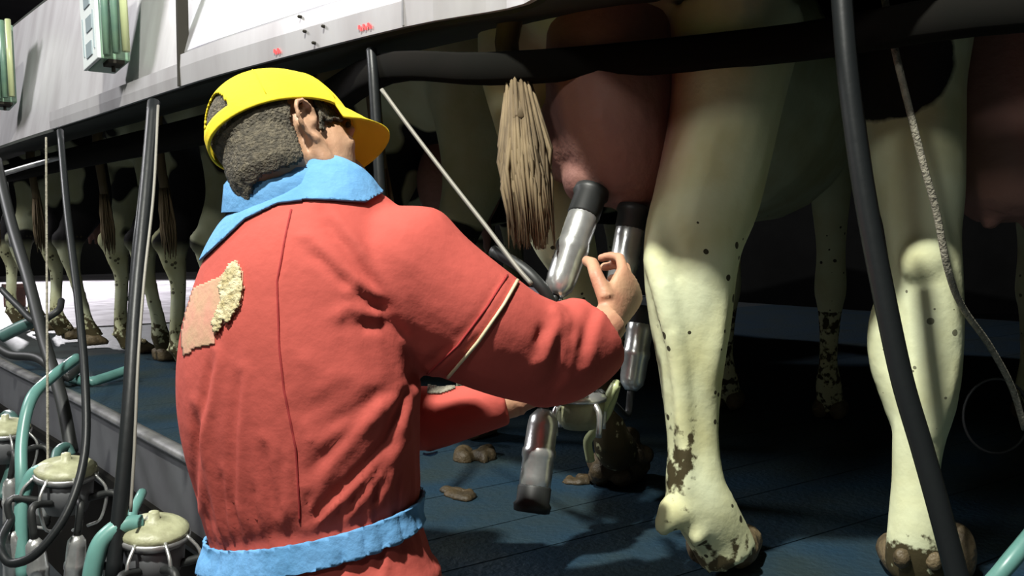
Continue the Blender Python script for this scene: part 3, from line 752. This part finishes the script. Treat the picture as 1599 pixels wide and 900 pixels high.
for (x0, y0), (x1, y1) in (((300, 424), (392, 338)), ((380, 347), (440, 318)), ((430, 321), (500, 313)), ((480, 314), (570, 318)), ((560, 324), (610, 292))):
    a_, b_ = ray(x0, y0), ray(x1, y1); cutp.append((CAM, a_.cross(b_).normalized()))
yoke_bm = shell(sm, cutp, lambda c: below(c) < 0 and c.z > 1.35 and c.y < 1.75, .0025, .003)
me = bpy.data.meshes.new('yoke'); yoke_bm.to_mesh(me)
cov.parent = per; sm.transform(Matrix.Translation(-Vector(per.location)))
yk = obj('shoulder_yoke', yoke_bm, M['blue_cloth'], cov); yk['label'] = 'sky-blue shoulder yoke'
bt = obj('waistband', belt_bm, M['blue_cloth'], cov); bt['label'] = 'gathered blue waistband'
# collar
cc = at(443, 296, 1.400)
bm = bmesh.new(); n = 32; rows = []
for k in range(n):
    a = 2 * math.pi * k / n
    u = Rm * math.cos(a) + Fm * math.sin(a)
    rr = .076 + .004 * math.cos(2 * a)
    back = -math.sin(a)
    h = .022 + .010 * max(back, 0)
    lo = cc + u * (rr + .012) + Vector((0, 0, -.034)); mi = cc + u * rr + Vector((0, 0, h)) + Fm * .012; top_ = cc + u * (rr - .006) + Vector((0, 0, h + .002)) + Fm * .012; inn = cc + u * (rr - .010) + Vector((0, 0, -.03))
    fl = cc + u * (rr + .008) + Vector((0, 0, h * .2))
    rows.append([bm.verts.new(q) for q in (lo, fl, mi, top_, inn)])
for k in range(n):
    a, b_ = rows[k], rows[(k + 1) % n]
    for j in range(4): bm.faces.new((a[j], a[j + 1], b_[j + 1], b_[j]))
bmesh.ops.subdivide_edges(bm, edges=bm.edges[:], cuts=1, smooth=.6)
ck = obj('collar', bm, M['blue_cloth'], cov); ck['label'] = 'upturned blue collar'
pt = decal(suit_bvh, [(286, 556), (284, 520), (292, 480), (300, 452), (322, 442), (345, 432), (362, 412), (371, 408), (379, 425), (382, 450), (377, 478), (366, 492), (356, 500), (345, 512), (337, 522), (336, 538), (318, 541), (300, 546), (299, 552)], .0015, 2.6, .0015)
pp = obj('back_patch', pt, M['patch'], cov); pp['label'] = 'faded pink patch with frayed edge'
fr = decal(suit_bvh, [(338, 521), (334, 505), (341, 488), (349, 468), (344, 448), (362, 413), (371, 408), (379, 425), (382, 450), (377, 478), (366, 492), (360, 505), (352, 500), (346, 518)], .0035, 2.4, .0015, .0011)
obj('frayed_edge', fr, M['fray'], cov)
obj('back_seam', surf_line(suit_bvh, [(455, 328), (446, 370), (433, 440), (436, 540), (444, 610), (462, 700), (468, 790), (468, 815)], .0005, .0016), M['seam'], cov)
obj('sleeve_seam', surf_line(suit_bvh, [(792, 430), (760, 480), (715, 540), (668, 584)], .0005, .0018), M['seam'], cov)
pb = obj('sleeve_piping', surf_line(suit_bvh, [(810, 434), (786, 476), (746, 534), (700, 588)], .002, .0026), M['pipe'], cov); pb['label'] = 'cream piping'
pc = decal(suit_bvh, [(668, 598), (708, 594), (712, 608), (690, 616), (668, 616)], .004, 1.6, .003)
if len(pc.faces):
    seen = set(); best_ = []
    for v0 in pc.verts:
        if v0 in seen: continue
        st_ = [v0]; comp = []; seen.add(v0)
        while st_:
            v = st_.pop(); comp.append(v)
            for e in v.link_edges:
                u = e.other_vert(v)
                if u not in seen: seen.add(u); st_.append(u)
        if len(comp) > len(best_): best_ = comp
    bs = set(best_); bmesh.ops.delete(pc, geom=[v for v in pc.verts if v not in bs], context='VERTS')
    o_ = obj('undersleeve', pc, M['rope'], cov); o_['label'] = 'grey undersleeve showing'
else: pc.free()
for s in (1, -1):
    h = Vector((hipc.x, hipc.y, 0)) + Rm * (.09 * s)
    b = bmesh.new(); loftc([(h + Vector((0, 0, .34)), .066, .074, Rm), (h + Vector((0, 0, .10)), .055, .06, Rm), (h + Vector((0, 0, .03)), .05, .06, Rm)], 3, 14, b)
    loftc([(h - Fm * .08 + Vector((0, 0, .04)), .035, .038, Rm), (h + Vector((0, 0, .048)), .045, .046, Rm), (h + Fm * .09 + Vector((0, 0, .036)), .05, .034, Rm), (h + Fm * .16 + Vector((0, 0, .028)), .03, .024, Rm)], 3, 14, b)
    link('boot', fuse(b, .01, 3), M['boot'], per)

# head in its own frame, joined to neck, trunk, arms and hands as one body
hf = Vector((.76, .64, -.08)).normalized(); hr = hf.cross(Vector((-.34, .50, .79))).normalized(); hu = hr.cross(hf).normalized()
H0 = at(452, 238, 1.42)
HM = Matrix((hr, hf, hu)).transposed()
def Hd(x, y, z): return H0 + HM @ Vector((x, y, z))
b = bmesh.new()
blob(b, Hd(0, -.012, .035), (.074, .094, .088), HM, 28)
blob(b, Hd(0, .045, -.005), (.064, .053, .080), HM, 20)
loftc([(Hd(0, .03, .0), .062, .055, hr), (Hd(0, .045, -.045), .055, .048, hr), (Hd(0, .060, -.085), .040, .034, hr), (Hd(0, .066, -.105), .024, .022, hr)], 3, 18, b)
for s in (-1, 1):
    loftc([(Hd(.048 * s, .005, -.01), .018, .02), (Hd(.049 * s, .020, -.055), .015, .02), (Hd(.030 * s, .065, -.095), .014, .016)], 3, 10, b)      # jaw
    blob(b, Hd(.040 * s, .070, -.012), (.022, .014, .018), HM, 12)                              # cheekbone
    blob(b, Hd(.030 * s, .088, .024), (.024, .010, .009), HM, 12)                               # brow
b2 = b
loftc([(Hd(0, .090, .012), .009, .010, hr), (Hd(0, .105, -.012), .012, .014, hr), (Hd(0, .108, -.030), .017, .014, hr), (Hd(0, .092, -.036), .012, .008, hr)], 3, 12, b)       # nose
loftc([(Hd(-.024, .088, -.058), .006, .006, hu), (Hd(0, .099, -.056), .010, .009, hu), (Hd(.024, .088, -.058), .006, .006, hu)], 3, 10, b)                       # lips
blob(b, Hd(0, .082, -.096), (.020, .018, .015), HM, 12)                                          # chin
for s in (-1, 1):                                                                               # ears: rim, bowl, lobe
    rim = [(.066, .004, -.036), (.072, -.012, -.026), (.084, -.026, -.006), (.088, -.024, .014), (.084, -.008, .022), (.074, .008, .014), (.069, .008, -.002), (.072, .000, -.006)]
    bb = [Hd(x * s, y, z) for x, y, z in rim]
    tube(bb, .0046, 8, 4, b)
    blob(b, Hd(.070 * s, -.008, -.002), (.0045, .014, .020), HM, 12)
    blob(b, Hd(.069 * s, .002, -.032), (.006, .008, .009), HM, 10)
loftc([(Hd(0, -.040, -.01), .058, .056, hr), (Hd(0, -.035, -.06), .056, .058, hr), (at(432, 300, 1.43), .062, .06, Rm), (at(440, 335, 1.43), .10, .07, Rm)], 4, 20, b)   # neck
inner = [tr(345, 610, 380, 1.42, .08), tr(330, 610, 480, 1.41, .10), tr(310, 620, 620, 1.41, .10), tr(345, 640, 835, 1.40, .09), tr(340, 655, 940, 1.40, .10)]
loftc(inner, 3, 18, b)
loftc([(at(560, 390, 1.41), .05, .05), (at(670, 465, 1.41), .05, .05), (at(800, 540, 1.43), .045, .045), (at(868, 553, 1.46), .04, .04), (at(925, 525, 1.51), .036, .034), (at(955, 500, 1.535), .031, .029)], 4, 14, b)
loftc([(at(410, 400, 1.52), .045, .045), (at(440, 470, 1.62), .045, .045), (at(560, 625, 1.73), .042, .042), (at(650, 655, 1.68), .036, .036), (at(790, 628, 1.66), .03, .03), (at(815, 624, 1.66), .028, .026)], 4, 14, b)
for s in (1, -1):
    h = Vector((hipc.x, hipc.y, .93)) + Rm * (.08 * s); k = h + Fm * .03 + Vector((0, 0, -.43)); f = Vector((k.x, k.y, .06)) - Fm * .03
    loftc([(h + Vector((0, 0, .1)), .08, .09, Rm), (h, .08, .09, Rm), (k, .055, .06, Rm), ((k + f) / 2, .052, .055, Rm), (f, .035, .04, Rm), ], 3, 14, b)
def hand(bm, wrist, fdir, pdir, curl, spread=.021, sc=1.0, thumb=1):
    """fdir along the palm, pdir = direction the palm faces, curl = bend per knuckle"""
    fdir = fdir.normalized(); pdir = (pdir - fdir * pdir.dot(fdir)).normalized(); sd = fdir.cross(pdir) * thumb
    loftc([(wrist, .030, .022, sd), (wrist + fdir * .035 * sc, .037, .018, sd), (wrist + fdir * .075 * sc, .043, .017, sd), (wrist + fdir * .095 * sc, .040, .013, sd)], 3, 16, bm)
    for i, (L, r) in enumerate(((.070, .0098), (.080, .0102), (.074, .0098), (.058, .0088))):
        p = wrist + fdir * (.088 * sc) + sd * ((1.5 - i) * spread); d = fdir.copy() + sd * (1.5 - i) * .06; d.normalize()
        pts = [p - d * .015, p]; a = 0
        for k, fr_ in enumerate((.45, .30, .25)):
            a = curl[k]; ax = d.cross(pdir).normalized()
            d = (Matrix.Rotation(a, 3, ax) @ d).normalized(); p = p + d * L * fr_ * sc; pts.append(p)
        ring_loft(bm, [(q, r * (1.05 - .07 * j), r * (1.05 - .07 * j), sd) for j, q in enumerate(pts)], 10)
        blob(bm, pts[-1], (r * .82,) * 3, None, 8)
    p = wrist + fdir * .025 + sd * .028; d = (fdir * .6 + sd * .6 + pdir * .45).normalized()
    p2 = p + d * .045; d2 = (fdir * .8 + pdir * .6 + sd * .1).normalized(); p3 = p2 + d2 * .034; p4 = p3 + (fdir * .5 + pdir * .8 - sd * .2).normalized() * .026
    ring_loft(bm, [(p, .016, .015, sd), (p2, .0125, .012, sd), (p3, .0115, .011, sd), (p4, .009, .009, sd)], 10); blob(bm, p4, (.0095,) * 3, None, 8)
wr = at(948, 505, 1.535)
hand(b, wr, (at(992, 432, 1.60) - wr), Vector((-.6, .75, .1)), (.55, .75, .5), .022, 1.05, 1)
wl = at(812, 625, 1.66)
hand(b, wl, (at(868, 610, 1.68) - wl), Vector((.1, .2, .9)), (.5, .8, .6), .020, .95, -1)
bmn = fuse(b, .0042, 3)
body = link('body', bmn, M['skin'], per)
bmn.materials.append(M['hand'])
co = coords(bmn) + np.array(per.location); cen = np.array([co[list(p.vertices)].mean(0) for p in bmn.polygons])
hp = proj(cen)[0] > 780
bmn.polygons.foreach_set('material_index', hp.astype(np.int32))
# eyes
for s in (-1, 1):
    e = obj('eye', blob(bmesh.new(), Hd(.031 * s, .082, .006), (.012, .012, .010), HM, 14), M['white'], per)
    obj('iris', blob(bmesh.new(), Hd(.031 * s, .0905, .005), (.0062, .0045, .0062), HM, 10), M['eye'], e)
    lid = tube([Hd((.031 - .014) * s, .090, .012), Hd(.031 * s, .0955, .0155), Hd((.031 + .014) * s, .086, .012)], .0026, 6, 4)
    obj('eyebrow', tube([Hd((.012) * s, .098, .026), Hd(.031 * s, .0985, .031), Hd((.052) * s, .080, .026)], .0042, 6, 4), M['hair'], per)
    lid.free()
# hair: grown out of the scalp, shaped round ear and nape
tmp = bmn.copy(); tmp.transform(Matrix.Translation(Vector(per.location)))
HI = HM.transposed()
capf = (hf + hu * .16).normalized(); capu = hr.cross(capf).normalized(); CMt = Matrix((hr, capf, capu)); CO = Hd(0, -.006, .046)
def hairy(c):
    q = HI @ (c - H0); qc = CMt @ (c - CO)
    if qc.z > .055 or (qc.z > -.010 and q.y > -.03): return False
    if abs(q.x) > .06 and -.030 < q.y < .013: return False
    if q.z < -.105 or abs(q.x) > .0788: return False
    if (c - H0).length > .145: return False
    if q.y > .062: return False
    if q.y > .022: return q.z > .010 - (q.y - .022) * 0.1 and abs(q.x) > .03 and q.z > (-.012 if q.y < .042 else .016)
    if -.026 < q.y <= .022: return q.z > .034 or (q.y > .012 and q.z > -.012)
    return q.z > -.086 + (q.y + .07) * .5 + .008 * math.sin(q.x * 70)
hb = shell(tmp, [], hairy, .0035, .004)
for v in hb.verts: v.co += Vector((random.uniform(-1, 1), random.uniform(-1, 1), random.uniform(-1, 1))) * .0007
obj('hair', hb, M['hair'], per)
bpy.data.meshes.remove(tmp)
# cap: dome with back opening and strap, brim
capf = (hf + hu * .16).normalized(); capu = hr.cross(capf).normalized(); CMx = Matrix((hr, capf, capu)).transposed()
CO = Hd(0, -.006, .046)
def Cp(x, y, z): return CO + CMx @ Vector((x, y, z))
A_, B_, Cz = .089, .117, .107
bm = bmesh.new(); nu, nv = 160, 48; grid = []
for j in range(nv + 1):
    ph = (math.pi / 2) * j / nv
    row = []
    for i in range(nu):
        th = 2 * math.pi * i / nu
        x = A_ * math.cos(th) * math.cos(ph) ** .8; y = B_ * math.sin(th) * math.cos(ph) ** .8; z = Cz * math.sin(ph) ** 1.0
        if y > .02: z *= 1 + .10 * min((y - .02) / .06, 1) * math.sin(2 * ph)
        z -= .020
        row.append(bm.verts.new(Cp(x, y, z)))
        if j == nv: break
    grid.append(row)
def opening(i, j):
    th = 2 * math.pi * (i + .5) / nu; dth = (th - 1.5 * math.pi); h = (j + .5) / nv
    return h > .13 and (abs(dth) / .50) ** 2 + ((h - .13) / .36) ** 2 < 1
for j in range(nv):
    for i in range(nu):
        if opening(i, j): continue
        i2 = (i + 1) % nu
        if j == nv - 1: bm.faces.new((grid[j][i], grid[j][i2], grid[nv][0]))
        else: bm.faces.new((grid[j][i], grid[j][i2], grid[j + 1][i2], grid[j + 1][i]))
for v in [v for v in bm.verts if not v.link_faces]: bm.verts.remove(v)
bmesh.ops.recalc_face_normals(bm, faces=bm.faces)
bmesh.ops.solidify(bm, geom=bm.faces[:], thickness=.003)
cap = obj('cap', bm, M['cap'], per); cap['label'] = 'yellow baseball cap with open back'
# panel seams, button, strap edge
for k in range(6):
    th = math.pi / 2 + k * math.pi / 3
    if k == 3: continue
    P_ = []
    for j in range(1, 12):
        ph = (math.pi / 2) * j / 12
        x = (A_ + .0006) * math.cos(th) * math.cos(ph) ** .8; y = (B_ + .0006) * math.sin(th) * math.cos(ph) ** .8; z = (Cz + .0006) * math.sin(ph)
        if y > .02: z *= 1 + .10 * min((y - .02) / .06, 1) * math.sin(2 * ph)
        P_.append(Cp(x, y, z - .020))
    obj('cap_seam', tube(P_, .0007, 5, 1), M['cap'], cap)
obj('button', blob(bmesh.new(), Cp(0, 0, Cz - .019), (.007, .007, .004), CMx, 10), M['cap'], cap)
bm = bmesh.new(); nb_, nr_ = 24, 8; g = []
for j in range(nr_ + 1):
    row = []
    for i in range(nb_ + 1):
        s = -1 + 2 * i / nb_; th = math.pi / 2 - s * 1.12
        x0, y0 = A_ * math.cos(th), B_ * math.sin(th)
        ext = .066 * (1 - abs(s) ** 2.4) ** .6
        f = j / nr_
        x = x0 * (1 + .05 * f); y = y0 + ext * f; arch = -.018 * (abs(x) / A_) ** 2 * (.35 + .65 * f) - .014 * f
        row.append(bm.verts.new(Cp(x, y, -.018 + arch * min(1, f * 1.5 + .05))))
    g.append(row)
for j in range(nr_):
    for i in range(nb_): bm.faces.new((g[j][i], g[j][i + 1], g[j + 1][i + 1], g[j + 1][i]))
bmesh.ops.remove_doubles(bm, verts=bm.verts, dist=1e-5)
bmesh.ops.recalc_face_normals(bm, faces=bm.faces); bmesh.ops.solidify(bm, geom=bm.faces[:], thickness=.003)
obj('brim', bm, M['cap'], cap)

# ------------------------------------------------------------------ milking clusters
def cup(parent, mouth, tail_, sc=1.0, liner=.05, name='teat_cup'):
    """mouth = rubber end, tail_ = narrow end of the steel shell"""
    m_, t_ = Vector(mouth), Vector(tail_); ax = (t_ - m_); L = ax.length; ax.normalize()
    prof = [(liner, .0235), (liner + .004, .0265), (liner + .02, .0270), (L * .50, .0265), (L * .53, .0285), (L * .56, .0290), (L * .60, .0285), (L * .62, .0265), (L * .84, .0255), (L * .92, .0235), (L * .96, .018), (L, .012)]
    sh = obj(name, lathe([(h, r * sc) for h, r in prof], m_, ax, 22), M['chrome'], parent)
    obj('rubber_liner', lathe([(-.002, .022 * sc), (0, .030 * sc), (.012, .032 * sc), (.018, .028 * sc), (liner + .002, .0285 * sc), (liner + .006, .026 * sc)], m_, ax, 20), M['rubber2'], sh)
    return sh, t_, ax
def claw_unit(parent, c, sc=1.0):
    obj('claw_bowl', lathe([(-.055, .012), (-.052, .030), (-.035, .043), (-.01, .047), (.0, .047)], c, (0, 0, 1), 22), M['cream'], parent)
    obj('claw_top', lathe([(.0, .050), (.006, .050), (.012, .044), (.022, .030), (.028, .012), (.04, .010)], c, (0, 0, 1), 22), M['chrome'], parent)
cl = thing('milking_cluster', at(905, 625, 1.78), 'steel milking cluster with teat cups under the near cow\'s udder', 'milking cluster')
cc_ = at(905, 625, 1.78)
claw_unit(cl, cc_)
u1 = cup(cl, at(925, 296, 1.80), at(868, 462, 1.72), 1.08, .055)
u2 = cup(cl, at(990, 322, 1.82), at(962, 480, 1.80), 1.0, .04)
u3 = cup(cl, at(830, 800, 1.68), at(850, 640, 1.72), 1.05, .04)
u4 = cup(cl, at(1004, 480, 1.95), at(985, 610, 1.93), 1.0, .03)
for (sh, t_, ax), end in ((u1, cc_ + Vector((-.035, -.01, .0))), (u2, cc_ + Vector((.02, -.02, .02))), (u3, cc_ + Vector((-.04, -.01, .0))), (u4, cc_ + Vector((.04, .02, .01)))):
    mid = t_ + ax * .05
    obj('short_tube', tube([t_ - ax * .005, mid, (mid + end) / 2 + Vector((0, -.01, .0)), end], .008, 8, 5), M['rubber2'], cl)
b = bmesh.new()
for k in range(4):
    a = .6 + k * 1.57; d_ = Vector((math.cos(a), math.sin(a), 0))
    obj('claw_stub', tube([cc_ + d_ * .042 + Vector((0, 0, .0)), cc_ + d_ * .058 + Vector((0, 0, -.02)), cc_ + d_ * .056 + Vector((0, 0, -.06))], .006, 8, 4), M['chrome'], cl)
b.free()
solo('milk_hose', tube([at(940, 640, 1.80), at(962, 600, 1.80), at(950, 640, 1.83), at(930, 672, 1.83), at(918, 690, 1.84), at(922, 720, 1.85)], .009, 10), M['lime'],
     'short pale green milk tube dangling beside the claw under the near cow', 'hose')

# clusters parked at the kerb on the left
def parked(cx, cy, d, label):
    c = at(cx, cy, d); root = thing('parked_cluster', c - Vector((0, 0, .30)), label, 'milking cluster', 'clusters parked along the kerb')
    s = 1.0
    lid = obj('claw_lid', lathe([(-.012, .068), (.0, .072), (.006, .071), (.014, .060), (.022, .038), (.026, .012), (.040, .011), (.042, .006)], c, (.08, -.12, 1), 26), M['cream'], root)
    obj('rim', lathe([(-.020, .066), (-.018, .074), (-.006, .075), (-.004, .068)], c, (.08, -.12, 1), 26), M['galv'], root)
    obj('claw_bowl', lathe([(-.11, .02), (-.105, .045), (-.07, .060), (-.02, .064)], c, (0, 0, 1), 24), M['kerb'], root)
    rnd = random.Random(int(cx))
    for k in range(4):
        a = -2.6 + k * .85; d_ = Vector((math.cos(a), math.sin(a), 0))
        top_ = c + d_ * .055 + Vector((0, 0, -.07)); out = c + d_ * .125 + Vector((0, 0, -.06)); dn = c + d_ * .135 + Vector((rnd.uniform(-.02, .02), 0, -.13))
        sh, t_, ax = cup(root, c + d_ * .12 + Vector((rnd.uniform(-.03, .03), 0, -.30)), dn, .85, .03)
        obj('short_tube', tube([top_, out, dn], .009, 8, 5), M['rubber2'], root)
        obj('handle_wire', tube([c + d_ * .07 + Vector((0, 0, -.01)), c + d_ * .10 + Vector((0, 0, -.05)), c + d_ * .085 + Vector((0, 0, -.12)), c + d_ * .05 + Vector((0, 0, -.14))], .004, 6, 5), M['chrome'], root)
parked(103, 733, 2.35, 'parked milking cluster with cream lid inside the looping black hose')
parked(240, 828, 2.02, 'parked milking cluster with cream lid beside the worker\'s hip')
parked(8, 668, 2.95, 'parked milking cluster half out of view at the far left')

def hose(name, pts, r, m, label, cat='hose', flat=1.0, n=10):
    return solo(name, tube([at(*p) for p in pts], r, n, 7, None, (1, .3, .2), flat), m, label, cat)
# teal hoses
hose('milk_hose', [(85, 735, 2.33), (55, 738, 2.33), (38, 770, 2.32), (32, 815, 2.30), (36, 905, 2.28)], .016, M['teal'], 'teal hose arching down from the cream lid inside the black loop')
hose('milk_hose', [(120, 560, 2.9), (78, 592, 2.72), (48, 625, 2.62), (34, 690, 2.55), (34, 760, 2.5), (34, 860, 2.5)], .016, M['teal'], 'teal hose looping over the steel kerb at far left')
hose('milk_hose', [(222, 818, 2.0), (190, 822, 1.98), (160, 845, 1.96), (146, 885, 1.95), (140, 940, 1.95)], .019, M['teal'], 'thick teal hose bending down left of the worker\'s hip')
hose('milk_hose', [(206, 820, 2.1), (208, 800, 2.14), (217, 780, 2.18), (222, 770, 2.24)], .011, M['teal'], 'short teal tube sticking up behind the nearer cream lid')
hose('milk_hose', [(85, 726, 2.42), (90, 705, 2.46), (104, 698, 2.50), (112, 712, 2.5)], .012, M['teal_dark'], 'short teal bend behind the farther cream lid')
hose('milk_hose', [(112, 592, 3.8), (140, 596, 3.75), (165, 590, 3.8), (200, 578, 3.9)], .020, M['teal'], 'teal hose lying on the platform among the cows\' hooves')
hose('milk_hose', [(2, 526, 4.0), (30, 512, 4.0), (58, 500, 4.0)], .026, M['teal_dark'], 'grimy teal hose at the left edge above the kerb')
hose('milk_hose', [(0, 660, 3.1), (14, 650, 3.05), (24, 672, 3.0), (20, 730, 2.95), (2, 780, 2.9)], .020, M['teal_dark'], 'dark teal hose curling at the left edge below the kerb')
hose('milk_hose', [(1545, 915, 1.50), (1575, 880, 1.50), (1612, 835, 1.52)], .014, M['teal'], 'teal hose crossing the bottom right corner')
# black hoses and straps
hose('black_hose', [(94, 205, 3.00), (105, 330, 2.75), (122, 470, 2.55), (133, 600, 2.40), (132, 710, 2.30), (105, 800, 2.22), (60, 862, 2.18), (20, 880, 2.18), (2, 862, 2.2), (4, 838, 2.25), (22, 805, 2.3)], .0105, M['rubber'],
     'long black hose hanging and looping round at the bottom left corner')
hose('rubber_strap', [(240, 160, 2.45), (228, 300, 2.30), (212, 470, 2.15), (203, 620, 2.05), (193, 740, 2.0), (176, 905, 1.95)], .016, M['rubber'], 'thick black strap hanging left of the worker', 'strap')
hose('black_hose', [(232, 205, 2.5), (218, 330, 2.35), (212, 380, 2.3), (205, 470, 2.25)], .008, M['rubber'], 'thinner black hose twisted along the thick strap', 'hose')
hose('black_hose', [(-6, 250, 3.6), (18, 350, 3.4), (45, 440, 3.2), (68, 530, 3.05), (95, 620, 2.9), (112, 705, 2.8)], .019, M['rubber2'], 'thick dark hose slanting down from the left edge')
hose('black_hose', [(2, 452, 4.1), (30, 480, 4.0), (56, 502, 3.9), (90, 486, 3.9), (96, 470, 4.0)], .014, M['rubber2'], 'black hose crossing the bright deck at far left')
hose('black_hose', [(0, 545, 3.9), (20, 555, 3.85), (60, 560, 3.8), (100, 590, 3.7), (125, 572, 3.8)], .018, M['rubber2'], 'black hose lying along the kerb at far left')
hose('steel_cable', [(247, 165, 2.4), (240, 300, 2.25), (226, 430, 2.12), (216, 560, 2.03), (210, 700, 1.97), (204, 800, 1.94)], .0034, M['wire'], 'thin steel cable hanging beside the thick black strap', 'cable')
hose('pull_cord', [(72, 215, 3.0), (73, 400, 2.75), (74, 600, 2.55), (75, 765, 2.4)], .0034, M['rope'], 'thin grey cord hanging near the left edge', 'cord')
hose('steel_pipe', [(2, 272, 4.25), (50, 258, 4.2), (95, 246, 4.15), (122, 242, 4.1)], .011, M['galv'], 'pale steel pipe under the casing at far left', 'pipe')
hose('steel_pipe', [(8, 285, 4.22), (13, 330, 4.2), (20, 385, 4.2)], .013, M['galv'], 'short upright pale pipe at the left edge', 'pipe')
hose('support_post', [(580, 78, 1.98), (583, 118, 1.96), (588, 200, 1.94), (594, 300, 1.92), (600, 380, 1.92)], .011, M['rubber'], 'grey post just right of the cap brim', 'post')
hose('steel_cable', [(596, 140, 1.90), (640, 200, 1.86), (705, 285, 1.80), (760, 355, 1.74), (806, 416, 1.68), (830, 444, 1.66)], .0042, M['wire'], 'thin steel cable slanting down to the worker\'s sleeve', 'cable')
hose('black_hose', [(770, 392, 1.76), (810, 415, 1.72), (838, 440, 1.70), (858, 470, 1.70), (866, 520, 1.72)], .011, M['rubber2'], 'short black hose between the sleeve and steel teat cup')
hose('black_hose', [(1312, -40, 1.36), (1322, 90, 1.34), (1335, 200, 1.33), (1353, 320, 1.32), (1378, 450, 1.31), (1408, 590, 1.30), (1440, 700, 1.29), (1468, 800, 1.28), (1502, 930, 1.27)], .0150, M['rubber'],
     'thick shiny black hose hanging in front of the right-hand cow')
hose('pull_cord', [(1376, -30, 1.52), (1398, 80, 1.50), (1420, 170, 1.49), (1444, 265, 1.49), (1462, 330, 1.50), (1480, 420, 1.52), (1502, 478, 1.56), (1545, 540, 1.62), (1580, 605, 1.68), (1600, 670, 1.72)], .0056, M['rope'], 'grey rope running down beside the right-hand cow\'s leg', 'rope')
bm = bmesh.new()
C = [at(1556 + 52 * math.cos(a), 650 + 58 * math.sin(a), 2.4) for a in np.linspace(0, 6.283, 40)]
ring_loft(bm, [(p, .0035, .0035, (0, 1, 0)) for p in C], 6); solo('hose_loop', bm, M['kerb'], 'faint loop of thin hose in the dark at the right edge', 'hose')

# dung on the mats
for i, (px, py, s, lab) in enumerate(((748, 716, .05, 'brown dung pat on the mat right of the worker\'s waist'), (715, 775, .04, 'thin brown dung smear lower on the blue mat'), (905, 752, .03, 'small dung lump by the muddy hoof'))):
    g = on_z(px, py, Z_PLAT); bm = bmesh.new()
    for _ in range(12):
        blob(bm, g + Vector((random.uniform(-s, s), random.uniform(-s, s), .002)), (random.uniform(.3, .6) * s, random.uniform(.3, .6) * s, .012 if i else .028), None, 8)
    me = fuse(bm, .006, 3); bm = bmesh.new(); bm.from_mesh(me)
    for v in bm.verts: v.co.z = max(v.co.z, Z_PLAT)
    solo('dung_pat', bm, M['dung'], lab, 'dung')

# unseen lamp fittings; the rear fill and the far one are added for brightness
for nm, L_, lab in (('unseen_ceiling_lamp', KEY, 'ceiling lamp above and behind the worker, outside the picture'), ('unseen_ceiling_lamp', FILL, 'added fill lamp far back over the pit behind the viewer, outside the picture'), ('unseen_ceiling_lamp', SIDE, 'ceiling lamp high over the hall left of the platform, outside the picture'), ('unseen_ceiling_lamp', FAR, 'added lamp that brightens the far deck, outside the picture')):
    p = Vector(L_.location); q = L_.rotation_euler.to_matrix()
    root = thing(nm, p, lab, 'lamp')
    obj('housing', box(bmesh.new(), p + q @ Vector((0, 0, .06)), ((L_.data.size if L_.data.type == 'AREA' else .2) + .1, (L_.data.size if L_.data.type == 'AREA' else .2) + .1, .08), q, .01), M['galv'], root, False)
    obj('hanger', tube([p + Vector((0, 0, .08)), Vector((p.x, p.y, 5.0))], .012, 8, 1), M['galv'], root)
# bits of gear on the far bright deck
for i, (x, y, sz) in enumerate(((-4.6, 7.4, .22), (-5.2, 8.2, .3), (-4.1, 7.9, .18))):
    bm = bmesh.new(); box(bm, (x, y, Z_PLAT - .014 + sz * .5), (sz * .8, sz * .7, sz), Matrix.Rotation(.4 * i, 3, 'Z'), .02); box(bm, (x + .03, y - .05, Z_PLAT - .014 + sz * 1.03), (sz * .9, sz * .8, .03), Matrix.Rotation(.4 * i, 3, 'Z'), .008)
    solo('steel_bin', bm, M['brown'], ['small rusty brown bin on the far deck', 'largest rusty brown bin at the far end of the deck', 'lowest rusty brown bin on the bright deck'][i], 'bin', None, False)
